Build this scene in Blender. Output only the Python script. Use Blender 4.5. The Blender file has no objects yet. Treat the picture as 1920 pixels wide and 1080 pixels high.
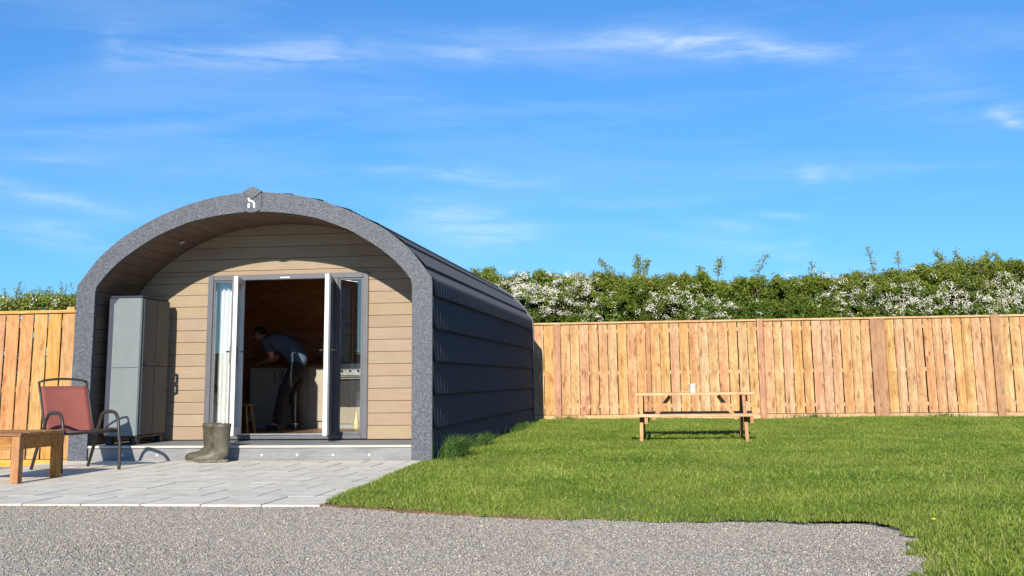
import bpy, bmesh, math, random
import numpy as np
from mathutils import Vector, Matrix
from mathutils.noise import noise as pnoise

random.seed(7)
rng = np.random.default_rng(7)
scene = bpy.context.scene
COL = scene.collection
PI = math.pi

# ------------------------------------------------------------------ camera
cam_d = bpy.data.cameras.new('camera')
cam = bpy.data.objects.new('camera', cam_d)
COL.objects.link(cam)
cR = Vector((0.99024109, 0.13891192, -0.01122801))
cU = Vector((0.03497617, -0.16972406, 0.98487076))
cF = Vector((-0.13490463, 0.9756522, 0.17292634))
CAM = Vector((4.68711, -12.21564, 0.837))
mw = Matrix(((cR.x, cU.x, -cF.x, CAM.x), (cR.y, cU.y, -cF.y, CAM.y), (cR.z, cU.z, -cF.z, CAM.z), (0, 0, 0, 1)))
cam.matrix_world = mw
cam_d.sensor_width = 36.0
cam_d.lens = 2107.55 / 1920 * 36.0
cam_d.shift_y = (343.5 - 540) / 1920
cam_d.clip_start = 0.05
cam_d.clip_end = 3000
scene.camera = cam

# ------------------------------------------------------------------ light
SUN_EL = math.radians(23.0)
SUN_AZ = math.radians(180.6)
SKY_STRENGTH = 0.08
world = bpy.data.worlds.new('World')
scene.world = world
world.use_nodes = True
sun_d = bpy.data.lights.new('sun', 'SUN')
sun_d.energy = 4.6
sun_d.angle = math.radians(0.53)
sun_d.color = (1.0, 0.93, 0.80)
sun = bpy.data.objects.new('sun', sun_d)
COL.objects.link(sun)
sdir = Vector((math.sin(SUN_AZ) * math.cos(SUN_EL), math.cos(SUN_AZ) * math.cos(SUN_EL), math.sin(SUN_EL)))
sun.rotation_euler = sdir.to_track_quat('Z', 'Y').to_euler()
sun.location = sdir * 60
scene.view_settings.view_transform = 'Standard'
scene.view_settings.look = 'None'
scene.view_settings.gamma = 1.0
scene.view_settings.exposure = 0.55
scene.view_settings.use_curve_mapping = False


# ------------------------------------------------------------------ node helper
class NT:
    def __init__(s, nt):
        s.nt = nt

    def n(s, typ, ins=None, **props):
        nd = s.nt.nodes.new(typ)
        for k, v in props.items():
            setattr(nd, k, v)
        for k, v in (ins or {}).items():
            s.set(nd, k, v)
        return nd

    def set(s, nd, k, v):
        sock = nd.inputs[k]
        if isinstance(v, bpy.types.NodeSocket):
            s.nt.links.new(v, sock)
        elif isinstance(v, bpy.types.Node):
            s.nt.links.new(v.outputs[0], sock)
        else:
            if sock.type == 'RGBA' and hasattr(v, '__len__') and len(v) == 3:
                v = (*v, 1)
            sock.default_value = v

    def math(s, op, a, b=0.0, c=None, clamp=False):
        nd = s.nt.nodes.new('ShaderNodeMath')
        nd.operation = op
        nd.use_clamp = clamp
        s.set(nd, 0, a)
        s.set(nd, 1, b)
        if c is not None:
            s.set(nd, 2, c)
        return nd.outputs[0]

    def mix(s, fac, a, b, blend='MIX'):
        nd = s.nt.nodes.new('ShaderNodeMix')
        nd.data_type = 'RGBA'
        nd.blend_type = blend
        for sock, v in ((nd.inputs[0], fac), (nd.inputs[6], a), (nd.inputs[7], b)):
            if isinstance(v, bpy.types.NodeSocket):
                s.nt.links.new(v, sock)
            elif isinstance(v, bpy.types.Node):
                s.nt.links.new(v.outputs[0], sock)
            else:
                if sock.type == 'RGBA' and len(v) == 3:
                    v = (*v, 1)
                sock.default_value = v
        return nd.outputs[2]

    def ramp(s, fac, pts, interp='LINEAR'):
        nd = s.nt.nodes.new('ShaderNodeValToRGB')
        nd.color_ramp.interpolation = interp
        e = nd.color_ramp.elements
        while len(e) < len(pts):
            e.new(0.5)
        for i, (p, c) in enumerate(pts):
            e[i].position = p
            e[i].color = (*c, 1) if hasattr(c, '__len__') else (c, c, c, 1)
        s.set(nd, 0, fac)
        return nd.outputs[0]

    def coords(s, scale=(1, 1, 1), rnd=True, kind='Object'):
        tc = s.n('ShaderNodeTexCoord')
        v = tc.outputs[kind]
        if rnd:
            oi = s.n('ShaderNodeObjectInfo')
            off = s.math('MULTIPLY', oi.outputs['Random'], 37.0)
            cmb = s.n('ShaderNodeCombineXYZ', {0: off, 1: s.math('MULTIPLY', off, 1.7), 2: s.math('MULTIPLY', off, 2.3)})
            add = s.n('ShaderNodeVectorMath', {0: v, 1: cmb.outputs[0]}, operation='ADD')
            v = add.outputs[0]
        mp = s.n('ShaderNodeMapping', {'Vector': v, 'Scale': scale})
        return mp.outputs[0]

    def noise(s, vec, scale=5, detail=3, rough=0.5, dist=0.0):
        nd = s.n('ShaderNodeTexNoise', {'Scale': scale, 'Detail': detail, 'Roughness': rough, 'Distortion': dist})
        if vec is not None:
            s.nt.links.new(vec, nd.inputs['Vector'])
        return nd.outputs['Fac']


def material(name):
    m = bpy.data.materials.new(name)
    m.use_nodes = True
    m.node_tree.nodes.clear()
    g = NT(m.node_tree)
    out = g.n('ShaderNodeOutputMaterial')
    return m, g, out


def bsdf(g, out, color, rough=0.6, bump=None, bump_str=0.3, bump_dist=0.01, spec=0.4, metallic=0.0):
    b = g.n('ShaderNodeBsdfPrincipled', {'Base Color': color, 'Roughness': rough, 'Metallic': metallic,
                                         'Specular IOR Level': spec})
    if bump is not None:
        bp = g.n('ShaderNodeBump', {'Strength': bump_str, 'Distance': bump_dist, 'Height': bump})
        g.nt.links.new(bp.outputs[0], b.inputs['Normal'])
    g.nt.links.new(b.outputs[0], out.inputs['Surface'])
    return b


def mat_plain(name, color, rough=0.5, var=0.12, scale=20.0, spec=0.4, metallic=0.0, bump=0.0):
    m, g, out = material(name)
    v = g.coords()
    nz = g.noise(v, scale, 4, 0.6)
    dark = tuple(c * (1 - var) for c in color)
    lite = tuple(min(1, c * (1 + var)) for c in color)
    c = g.mix(g.ramp(nz, [(0.3, 0.0), (0.7, 1.0)]), dark, lite)
    r = g.math('ADD', rough - 0.06, g.math('MULTIPLY', nz, 0.12))
    bsdf(g, out, c, r, nz if bump else None, bump, 0.004, spec, metallic)
    return m


def mat_wood(name, dark, mid, lite, axis='Z', knots=0.5, per=0.25, fine=1.0, rough=0.75, knot_col=None):
    """sawn timber: long grain bands, chevron waver, knots; every piece takes its own offset and tone"""
    m, g, out = material(name)
    st = {'X': (1.2, 16, 16), 'Y': (16, 1.2, 16), 'Z': (16, 16, 1.2)}[axis]
    kt = {'X': (2.6, 9, 9), 'Y': (9, 2.6, 9), 'Z': (9, 9, 2.6)}[axis]
    v = g.coords(st)
    warp = g.noise(g.coords((3, 3, 3)), 1.6, 2, 0.5)
    n1 = g.noise(v, 1.0 * fine, 5, 0.62, 1.6)
    n2 = g.noise(v, 5.0 * fine, 4, 0.6, 0.4)
    n3 = g.noise(g.coords((2.2, 2.2, 2.2)), 1.5, 3, 0.5)
    f = g.math('ADD', g.math('MULTIPLY', n1, 0.55), g.math('MULTIPLY', n2, 0.3))
    f = g.math('ADD', f, g.math('MULTIPLY', n3, 0.35))
    c = g.ramp(f, [(0.42, dark), (0.58, mid), (0.74, lite)])
    if knots > 0.3:      # cathedral figure
        ct = {'X': (0.9, 7, 7), 'Y': (7, 0.9, 7), 'Z': (7, 7, 0.9)}[axis]
        n4 = g.noise(g.coords(ct), 1.0, 2, 0.5, 1.2)
        ringf = g.math('FRACT', g.math('MULTIPLY', n4, 11.0))
        ring = g.ramp(ringf, [(0.0, 0.0), (0.55, 0.15), (0.85, 1.0), (1.0, 0.0)])
        c = g.mix(g.math('MULTIPLY', ring, 0.5), c, tuple(x * 0.72 for x in dark))
        bt_ = {'X': (5.5, 10, 10), 'Y': (10, 5.5, 10), 'Z': (10, 10, 5.5)}[axis]
        n5 = g.noise(g.coords(bt_), 1.0, 3, 0.6, 2.2)
        c = g.mix(g.math('MULTIPLY', g.ramp(n5, [(0.54, 0.0), (0.66, 1.0)]), 0.42), c, tuple(x * 0.8 for x in dark))
    if knots > 0:
        vo = g.n('ShaderNodeTexVoronoi', {'Scale': 1.0, 'Randomness': 1.0}, feature='F1')
        wv = g.coords(kt)
        wadd = g.n('ShaderNodeVectorMath', {0: wv, 1: g.n('ShaderNodeCombineXYZ', {0: warp, 1: warp, 2: warp}).outputs[0]}, operation='ADD')
        g.nt.links.new(wadd.outputs[0], vo.inputs['Vector'])
        kn = g.ramp(vo.outputs['Distance'], [(0.0, 1.0), (0.14, 0.9), (0.22, 0.25), (0.42, 0.0)])
        kc = knot_col or tuple(x * 0.55 for x in dark)
        c = g.mix(g.math('MULTIPLY', kn, knots), c, kc)
    if knots > 0.8:
        tcs = g.n('ShaderNodeTexCoord')
        sxs = g.n('ShaderNodeSeparateXYZ', {0: tcs.outputs['Object']})
        ois = g.n('ShaderNodeObjectInfo')
        edge_ = g.math('ADD', g.math('MULTIPLY', g.math('SUBTRACT', ois.outputs['Random'], 0.45), 0.16), g.math('MULTIPLY', g.math('SUBTRACT', n3, 0.5), 0.10))
        sap = g.math('MULTIPLY', g.math('SUBTRACT', sxs.outputs[0], edge_), 28.0, clamp=True)
        c = g.mix(g.math('MULTIPLY', sap, 0.6), c, g.mix(1.0, c, (1.22, 1.42, 1.62), 'MULTIPLY'))
    oi = g.n('ShaderNodeObjectInfo')
    hs = g.n('ShaderNodeHueSaturation', {'Hue': g.math('ADD', 0.49, g.math('MULTIPLY', g.math('FRACT', g.math('MULTIPLY', oi.outputs['Random'], 7.31)), 0.02)),
                                         'Saturation': g.math('ADD', 0.92, g.math('MULTIPLY', g.math('FRACT', g.math('MULTIPLY', oi.outputs['Random'], 3.7)), 0.16)),
                                         'Value': g.math('ADD', 1 - per / 2, g.math('MULTIPLY', oi.outputs['Random'], per)), 'Color': c})
    bsdf(g, out, hs.outputs[0], rough, f, 0.35, 0.004, 0.25)
    return m


# ------------------------------------------------------------------ materials
M = {}
M['fence'] = mat_wood('fence_timber', (0.32, 0.15, 0.060), (0.48, 0.265, 0.115), (0.62, 0.395, 0.195), 'Z', 0.95, 0.18, knot_col=(0.24, 0.095, 0.035))
M['fence_x'] = mat_wood('fence_rail_timber', (0.42, 0.25, 0.125), (0.56, 0.355, 0.19), (0.68, 0.47, 0.27), 'X', 0.5, 0.2, knot_col=(0.24, 0.1, 0.04))
M['post'] = mat_wood('fence_post_timber', (0.31, 0.15, 0.072), (0.42, 0.222, 0.108), (0.53, 0.305, 0.155), 'Z', 0.5, 0.2)
M['fence_warm'] = mat_wood('orange_fence_timber', (0.36, 0.172, 0.062), (0.47, 0.255, 0.098), (0.55, 0.325, 0.14), 'Z', 0.8, 0.08, knot_col=(0.30, 0.11, 0.03))
M['fence_warm_x'] = mat_wood('orange_rail_timber', (0.48, 0.21, 0.06), (0.62, 0.30, 0.09), (0.72, 0.40, 0.14), 'X', 0.4, 0.2)
M['picnic_x'] = mat_wood('picnic_timber', (0.45, 0.24, 0.12), (0.60, 0.36, 0.19), (0.74, 0.50, 0.28), 'X', 0.5, 0.3)
M['picnic_z'] = mat_wood('picnic_leg_timber', (0.36, 0.17, 0.08), (0.48, 0.25, 0.12), (0.6, 0.34, 0.17), 'Z', 0.5, 0.3)
M['oak_x'] = mat_wood('stained_timber', (0.23, 0.10, 0.033), (0.35, 0.165, 0.056), (0.46, 0.235, 0.088), 'X', 0.5, 0.3)
M['oak_z'] = mat_wood('stained_leg_timber', (0.23, 0.10, 0.033), (0.35, 0.165, 0.056), (0.46, 0.235, 0.088), 'Z', 0.5, 0.3)
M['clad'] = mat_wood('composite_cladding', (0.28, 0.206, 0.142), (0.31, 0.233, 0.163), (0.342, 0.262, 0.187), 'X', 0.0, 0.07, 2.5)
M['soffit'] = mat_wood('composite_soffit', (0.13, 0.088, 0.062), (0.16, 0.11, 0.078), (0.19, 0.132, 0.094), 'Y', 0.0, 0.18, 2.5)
M['deck'] = mat_wood('grey_composite_deck', (0.16, 0.16, 0.165), (0.215, 0.215, 0.22), (0.28, 0.28, 0.28), 'X', 0.0, 0.14, 2.0)
M['nosing'] = mat_wood('deck_nosing', (0.40, 0.37, 0.32), (0.47, 0.44, 0.38), (0.55, 0.52, 0.45), 'X', 0.0, 0.1, 2.0)
M['pine_in'] = mat_wood('interior_pine', (0.33, 0.13, 0.055), (0.44, 0.18, 0.08), (0.54, 0.24, 0.115), 'X', 0.6, 0.15)
M['laminate'] = mat_wood('interior_floor_boards', (0.20, 0.09, 0.04), (0.28, 0.14, 0.07), (0.36, 0.19, 0.10), 'X', 0.1, 0.2, rough=0.4)
M['worktop'] = mat_wood('wood_worktop', (0.12, 0.05, 0.025), (0.17, 0.075, 0.035), (0.22, 0.10, 0.05), 'X', 0.1, 0.1, rough=0.4)
M['frame'] = mat_plain('grey_window_frame', (0.115, 0.118, 0.135), 0.38, 0.05, 6)
M['upvc'] = mat_plain('white_frame', (0.78, 0.78, 0.77), 0.35, 0.05, 8)
M['black'] = mat_plain('black_plastic', (0.018, 0.018, 0.02), 0.4, 0.2, 15)
M['steel'] = mat_plain('brushed_steel', (0.55, 0.55, 0.54), 0.3, 0.06, 30, 0.5, 0.9)
M['chrome'] = mat_plain('step_light_metal', (0.5, 0.5, 0.49), 0.35, 0.04, 30, 0.5, 0.3)
M['cream'] = mat_plain('cream_cabinet_paint', (0.34, 0.305, 0.24), 0.45, 0.05, 5)
M['cab_side'] = mat_plain('pale_grey_resin', (0.165, 0.186, 0.186), 0.42, 0.04, 5)
M['cab_door'] = mat_plain('mid_grey_resin', (0.036, 0.046, 0.056), 0.45, 0.05, 5)
M['cab_dark'] = mat_plain('dark_navy_resin', (0.038, 0.042, 0.062), 0.45, 0.08, 6)
M['chair_frame'] = mat_plain('dark_brown_steel', (0.040, 0.034, 0.030), 0.45, 0.15, 25)
M['cup'] = mat_plain('white_paper_cup', (0.82, 0.82, 0.82), 0.5, 0.02, 20)
M['logo'] = mat_plain('white_emblem', (0.85, 0.87, 0.86), 0.5, 0.02, 20)
M['curtain'] = mat_plain('white_curtain', (0.80, 0.81, 0.82), 0.9, 0.04, 12)
M['curtain_beige'] = mat_plain('beige_curtain', (0.62, 0.42, 0.26), 0.9, 0.06, 12)
M['skin'] = mat_plain('skin', (0.55, 0.30, 0.20), 0.5, 0.08, 25)
M['hair'] = mat_plain('dark_hair', (0.03, 0.021, 0.016), 0.6, 0.25, 60)
M['shirt'] = mat_plain('blue_grey_shirt', (0.085, 0.125, 0.19), 0.85, 0.12, 30)
M['trousers'] = mat_plain('dark_trousers', (0.030, 0.030, 0.034), 0.85, 0.15, 25)
M['shoe'] = mat_plain('navy_shoes', (0.02, 0.03, 0.06), 0.7, 0.2, 25)
M['bottle'] = mat_plain('pale_yellow_bottle', (0.62, 0.58, 0.30), 0.35, 0.06, 12)
M['dandelion'] = mat_plain('yellow_petals', (0.75, 0.52, 0.02), 0.7, 0.1, 60)
M['bark'] = mat_plain('hawthorn_bark', (0.085, 0.065, 0.045), 0.9, 0.3, 40)
M['soil'] = mat_plain('bare_soil', (0.17, 0.10, 0.055), 0.95, 0.55, 45, 0.2, 0, 0.8)
M['field'] = mat_plain('field_grass', (0.06, 0.10, 0.025), 0.95, 0.3, 0.5, 0.2)
M['hill'] = mat_plain('far_woodland', (0.03, 0.045, 0.02), 1.0, 0.4, 0.15, 0.1)
M['mortar'] = mat_plain('sandy_joint_filling', (0.16, 0.15, 0.14), 0.95, 0.2, 30, 0.2)

# speckled rubberised fascia
m, g, out = material('granite_grey_fascia')
v = g.coords(rnd=False)
a = g.noise(v, 70, 4, 0.75)
b = g.noise(v, 2.5, 3, 0.5)
sp = g.ramp(a, [(0.37, (0.024, 0.029, 0.038)), (0.5, (0.060, 0.068, 0.083)), (0.64, (0.15, 0.164, 0.19))])
c = g.mix(g.math('MULTIPLY', b, 0.35), sp, (0.11, 0.115, 0.13))
bsdf(g, out, c, 0.55, a, 0.5, 0.004, 0.4)
M['fascia'] = m

# stone coated steel roof
m, g, out = material('anthracite_roof_tile')
v = g.coords(rnd=True)
a = g.noise(v, 130, 3, 0.7)
b = g.noise(g.coords((1, 0.35, 1)), 4, 4, 0.6)
c = g.mix(g.math('MULTIPLY', b, 0.5), g.ramp(a, [(0.35, (0.026, 0.029, 0.036)), (0.68, (0.088, 0.095, 0.112))]), (0.05, 0.054, 0.064))
bsdf(g, out, c, 0.75, a, 0.35, 0.003, 0.08).inputs['Diffuse Roughness'].default_value = 1.0
M['roof'] = m

# paving: reconstituted stone with streaky sawn grain along x
m, g, out = material('pale_grey_paver')
v = g.coords((1.1, 26, 8))
a = g.noise(v, 1.6, 5, 0.65, 0.8)
b = g.noise(g.coords((1, 1, 1)), 6, 4, 0.6)
f = g.math('ADD', g.math('MULTIPLY', a, 0.6), g.math('MULTIPLY', b, 0.45))
oi = g.n('ShaderNodeObjectInfo')
c = g.ramp(f, [(0.36, (0.48, 0.43, 0.345)), (0.52, (0.71, 0.64, 0.52)), (0.66, (0.82, 0.76, 0.63))])
hs = g.n('ShaderNodeHueSaturation', {'Value': g.math('ADD', 0.96, g.math('MULTIPLY', oi.outputs['Random'], 0.08)), 'Color': c})
st = g.noise(g.coords((1, 1, 1), rnd=False, kind='Object'), 1.1, 4, 0.6)
pc = g.mix(g.math('MULTIPLY', g.ramp(st, [(0.5, 0.0), (0.75, 1.0)]), 0.3), hs.outputs[0], (0.40, 0.37, 0.31))
bsdf(g, out, pc, 0.85, f, 0.5, 0.006, 0.25)
M['paver'] = m

# gravel bed
m, g, out = material('grey_gravel_bed')
v = g.coords(rnd=False)
vo = g.n('ShaderNodeTexVoronoi', {'Vector': v, 'Scale': 120.0}, feature='F1')
sep = g.n('ShaderNodeSeparateColor', {0: vo.outputs['Color']})
big = g.noise(v, 0.9, 4, 0.6)
c = g.ramp(sep.outputs[0], [(0.0, (0.13, 0.12, 0.11)), (0.35, (0.30, 0.28, 0.255)), (0.7, (0.44, 0.41, 0.375)), (1.0, (0.66, 0.62, 0.57))])
c = g.mix(g.ramp(big, [(0.35, 0.0), (0.7, 0.35)]), c, (0.40, 0.34, 0.295))
bsdf(g, out, c, 0.9, vo.outputs['Distance'], 1.0, 0.006, 0.2)
M['gravel'] = m

m, g, out = material('gravel_chipping')
at = g.n('ShaderNodeAttribute', attribute_name='rnd')
tc = g.n('ShaderNodeTexCoord')
big = g.noise(tc.outputs['Object'], 0.9, 4, 0.6)
c = g.ramp(at.outputs['Fac'], [(0.0, (0.105, 0.091, 0.076)), (0.3, (0.245, 0.217, 0.182)), (0.6, (0.345, 0.308, 0.257)), (0.85, (0.445, 0.40, 0.335)), (1.0, (0.66, 0.60, 0.515))])
c = g.mix(g.ramp(big, [(0.35, 0.0), (0.7, 0.3)]), c, (0.40, 0.33, 0.26))
bsdf(g, out, c, 0.8, spec=0.3)
M['stone'] = m


def mat_leaf(name, ramp_pts, trans=0.3, patch=None, rough=0.5, spec=0.3, dry=None):
    m, g, out = material(name)
    at = g.n('ShaderNodeAttribute', attribute_name='rnd')
    c = g.ramp(at.outputs['Fac'], ramp_pts)
    if patch:
        tc = g.n('ShaderNodeTexCoord')
        nz = g.noise(tc.outputs['Object'], patch[0], 4, 0.6)
        c = g.mix(g.ramp(nz, [(0.42, 0.0), (0.68, patch[2])]), c, patch[1])
        nz2 = g.noise(tc.outputs['Object'], patch[0] * 2.7, 3, 0.5)
        c = g.mix(g.ramp(nz2, [(0.55, 0.0), (0.75, patch[2])]), c, patch[3])
    pb = g.n('ShaderNodeBsdfPrincipled', {'Base Color': c, 'Roughness': rough, 'Specular IOR Level': spec})
    tr = g.n('ShaderNodeBsdfTranslucent', {'Color': c})
    mx = g.n('ShaderNodeMixShader', {0: trans, 1: pb.outputs[0], 2: tr.outputs[0]})
    g.nt.links.new(mx.outputs[0], out.inputs['Surface'])
    return m


M['grass'] = mat_leaf('lawn_blades', [(0.0, (0.06, 0.125, 0.011)), (0.5, (0.19, 0.275, 0.03)), (0.9, (0.36, 0.43, 0.075)), (1.0, (0.36, 0.33, 0.12))],
                      0.3, (0.55, (0.22, 0.26, 0.05), 0.5, (0.06, 0.155, 0.012)))
M['tuft'] = mat_leaf('long_grass_blades', [(0.0, (0.05, 0.11, 0.02)), (1.0, (0.13, 0.22, 0.05))], 0.3)
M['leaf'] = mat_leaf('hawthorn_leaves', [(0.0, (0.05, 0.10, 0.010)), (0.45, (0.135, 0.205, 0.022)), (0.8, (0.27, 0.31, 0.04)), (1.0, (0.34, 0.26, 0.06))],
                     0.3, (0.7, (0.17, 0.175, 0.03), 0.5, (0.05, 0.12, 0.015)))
M['blossom'] = mat_leaf('hawthorn_blossom', [(0.0, (0.52, 0.49, 0.38)), (1.0, (0.80, 0.77, 0.68))], 0.2)

# sling fabric
m, g, out = material('terracotta_sling')
wv = g.noise(g.coords((160, 160, 160)), 1.0, 2, 0.5)
nz = g.noise(g.coords(), 5, 3, 0.5)
c = g.mix(nz, (0.27, 0.080, 0.064), (0.34, 0.112, 0.090))
pb = g.n('ShaderNodeBsdfPrincipled', {'Base Color': c, 'Roughness': 0.75, 'Specular IOR Level': 0.25})
tr = g.n('ShaderNodeBsdfTranslucent', {'Color': c})
mx = g.n('ShaderNodeMixShader', {0: 0.15, 1: pb.outputs[0], 2: tr.outputs[0]})
g.nt.links.new(mx.outputs[0], out.inputs['Surface'])
M['sling'] = m

# muddy rubber
m, g, out = material('muddy_rubber')
nz = g.noise(g.coords(), 9, 6, 0.7)
nz2 = g.noise(g.coords(), 60, 3, 0.6)
c = g.ramp(nz, [(0.34, (0.072, 0.066, 0.050)), (0.52, (0.105, 0.096, 0.074)), (0.68, (0.17, 0.155, 0.12))])
oi = g.n('ShaderNodeObjectInfo')
c = g.mix(1.0, c, g.ramp(oi.outputs['Random'], [(0.0, (0.78, 0.76, 0.74)), (1.0, (1.2, 1.2, 1.2))]), 'MULTIPLY')
bsdf(g, out, c, 0.5, nz2, 0.4, 0.004, 0.4)
M['boot'] = m
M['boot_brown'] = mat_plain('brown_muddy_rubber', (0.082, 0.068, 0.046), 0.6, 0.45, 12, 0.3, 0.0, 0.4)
M['boot_sole'] = mat_plain('dried_mud_sole', (0.16, 0.145, 0.115), 0.9, 0.4, 30)

# glazing: clear pane with a fresnel reflection
m, g, out = material('window_glass')
fr = g.n('ShaderNodeFresnel', {'IOR': 1.9})
tr = g.n('ShaderNodeBsdfTransparent', {'Color': (0.93, 0.94, 0.93)})
gl = g.n('ShaderNodeBsdfGlossy', {'Color': (1, 1, 1), 'Roughness': 0.0})
mx = g.n('ShaderNodeMixShader', {0: fr.outputs[0], 1: tr.outputs[0], 2: gl.outputs[0]})
g.nt.links.new(mx.outputs[0], out.inputs['Surface'])
M['glass'] = m

# ------------------------------------------------------------------ sky
w = NT(world.node_tree)
world.node_tree.nodes.clear()
wo = w.n('ShaderNodeOutputWorld')
sky = w.n('ShaderNodeTexSky', sky_type='NISHITA', sun_disc=False, sun_elevation=SUN_EL, sun_rotation=SUN_AZ,
          altitude=0.0, air_density=1.0, dust_density=0.35, ozone_density=2.2)
tcw = w.n('ShaderNodeTexCoord')
sx = w.n('ShaderNodeSeparateXYZ', {0: tcw.outputs['Generated']})
az = w.math('ARCTAN2', sx.outputs[0], sx.outputs[1])
el = w.math('ARCSINE', sx.outputs[2])
# wisps of cirrus: (azimuth, elevation, half width, half height, tilt, weight)
WISPS = [(-0.441, 0.277, 0.05, 0.0076, 0.064, 0.5), (-0.373, 0.28, 0.052, 0.0057, 0.045, 0.55), (-0.316, 0.286, 0.053, 0.0076, -0.003, 0.8),
         (-0.185, 0.289, 0.029, 0.0057, -0.002, 0.5), (-0.116, 0.296, 0.161, 0.0104, -0.039, 0.35), (0.001, 0.294, 0.053, 0.0066, 0.01, 0.6),
         (0.058, 0.288, 0.075, 0.0066, -0.126, 0.8), (0.114, 0.28, 0.041, 0.0043, -0.153, 0.8), (-0.186, 0.142, 0.053, 0.0123, -0.146, 0.7),
         (-0.143, 0.128, 0.029, 0.0057, -0.012, 0.5), (-0.214, 0.184, 0.082, 0.0047, -0.005, 0.45), (-0.157, 0.176, 0.063, 0.0043, -0.065, 0.4),
         (-0.526, 0.153, 0.051, 0.0043, -0.177, 0.6), (-0.532, 0.124, 0.05, 0.0066, -0.187, 0.55), (0.13, 0.173, 0.012, 0.0052, 0.083, 0.9),
         (0.155, 0.169, 0.005, 0.0028, -0.242, 0.4), (0.295, 0.206, 0.014, 0.0043, -0.566, 1.3), (0.056, 0.13, 0.032, 0.0043, -0.18, 0.45),
         (0.104, 0.138, 0.027, 0.0028, -0.1, 0.5), (0.069, 0.11, 0.067, 0.0047, -0.18, 0.5), (-0.447, 0.216, 0.152, 0.0057, 0.146, 0.3),
         (0.22, 0.245, 0.092, 0.0237, -0.377, 0.25), (-0.481, 0.285, 0.017, 0.0095, -0.994, 0.4), (-0.023, 0.152, 0.056, 0.0038, 0.019, 0.3),
         (-0.532, 0.186, 0.034, 0.0038, 0.06, 0.3), (0.119, 0.114, 0.013, 0.0038, -0.042, 0.35)]
ae = w.n('ShaderNodeCombineXYZ', {0: az, 1: el, 2: 0.0})
wn = w.noise(w.n('ShaderNodeMapping', {'Vector': ae.outputs[0], 'Scale': (9, 30, 1)}).outputs[0], 1.0, 4, 0.6)
az_w = w.math('ADD', az, w.math('MULTIPLY', w.math('SUBTRACT', wn, 0.5), 0.05))
el_w = w.math('ADD', el, w.math('MULTIPLY', w.math('SUBTRACT', wn, 0.5), 0.016))
tot = None
for (a0, e0, hw, hh, tl, wt) in WISPS:
    hh, wt = hh * 1.5, wt * 0.8
    da = w.math('SUBTRACT', az_w, a0)
    de = w.math('SUBTRACT', el_w, e0)
    c_, s_ = math.cos(tl), math.sin(tl)
    uu = w.math('ADD', w.math('MULTIPLY', da, c_ / hw), w.math('MULTIPLY', de, s_ / hw))
    vv = w.math('ADD', w.math('MULTIPLY', da, -s_ / hh), w.math('MULTIPLY', de, c_ / hh))
    q = w.math('ADD', w.math('MULTIPLY', uu, uu), w.math('MULTIPLY', vv, vv))
    gss = w.math('MULTIPLY', w.math('EXPONENT', w.math('MULTIPLY', q, -1.0)), wt)
    tot = gss if tot is None else w.math('ADD', tot, gss)
fib = w.noise(w.n('ShaderNodeMapping', {'Vector': ae.outputs[0], 'Scale': (14, 90, 1), 'Rotation': (0, 0, -0.12)}).outputs[0], 1.0, 6, 0.62, 0.6)
fibm = w.ramp(fib, [(0.34, 0.15), (0.66, 1.0)])
# thin veil everywhere in the sky
veil = w.noise(w.n('ShaderNodeMapping', {'Vector': ae.outputs[0], 'Scale': (2.2, 16, 1), 'Rotation': (0, 0, -0.06)}).outputs[0], 1.0, 6, 0.6, 0.5)
veilm = w.math('MULTIPLY', w.ramp(veil, [(0.46, 0.0), (0.78, 1.0)]), 0.17)
cl = w.math('ADD', w.math('MULTIPLY', w.math('MULTIPLY', tot, fibm), 0.52), veilm, clamp=True)
gam = w.n('ShaderNodeGamma', {'Color': sky.outputs[0], 'Gamma': 0.8})
tint = w.mix(1.0, gam.outputs[0], (0.51, 1.155, 1.94), 'MULTIPLY')
skyc = w.mix(cl, tint, (8.2, 9.2, 10.2))
bg = w.n('ShaderNodeBackground', {'Color': skyc, 'Strength': SKY_STRENGTH})
w.nt.links.new(bg.outputs[0], wo.inputs['Surface'])


# ------------------------------------------------------------------ object helpers
def link(name, mesh, mat=None, parent=None, loc=(0, 0, 0), rot=(0, 0, 0)):
    o = bpy.data.objects.new(name, mesh)
    COL.objects.link(o)
    if mat is not None and not mesh.materials:
        mesh.materials.append(mat)
    if parent is not None:
        o.parent = parent
    o.location = loc
    o.rotation_euler = rot
    return o


def thing(name, label, cat, loc=(0, 0, 0), rotz=0.0, group=None):
    o = bpy.data.objects.new(name, None)
    o.empty_display_size = 0.2
    COL.objects.link(o)
    o.location = loc
    o.rotation_euler = (0, 0, rotz)
    tag(o, label, cat, group)
    return o


def tag(o, label, cat, group=None):
    o['label'] = label
    o['category'] = cat
    if group:
        o['group'] = group


def mesh_py(name, verts, faces, smooth=False):
    me = bpy.data.meshes.new(name)
    me.from_pydata([tuple(v) for v in verts], [], faces)
    me.validate()
    me.update()
    if smooth:
        for p in me.polygons:
            p.use_smooth = True
    return me


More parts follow.
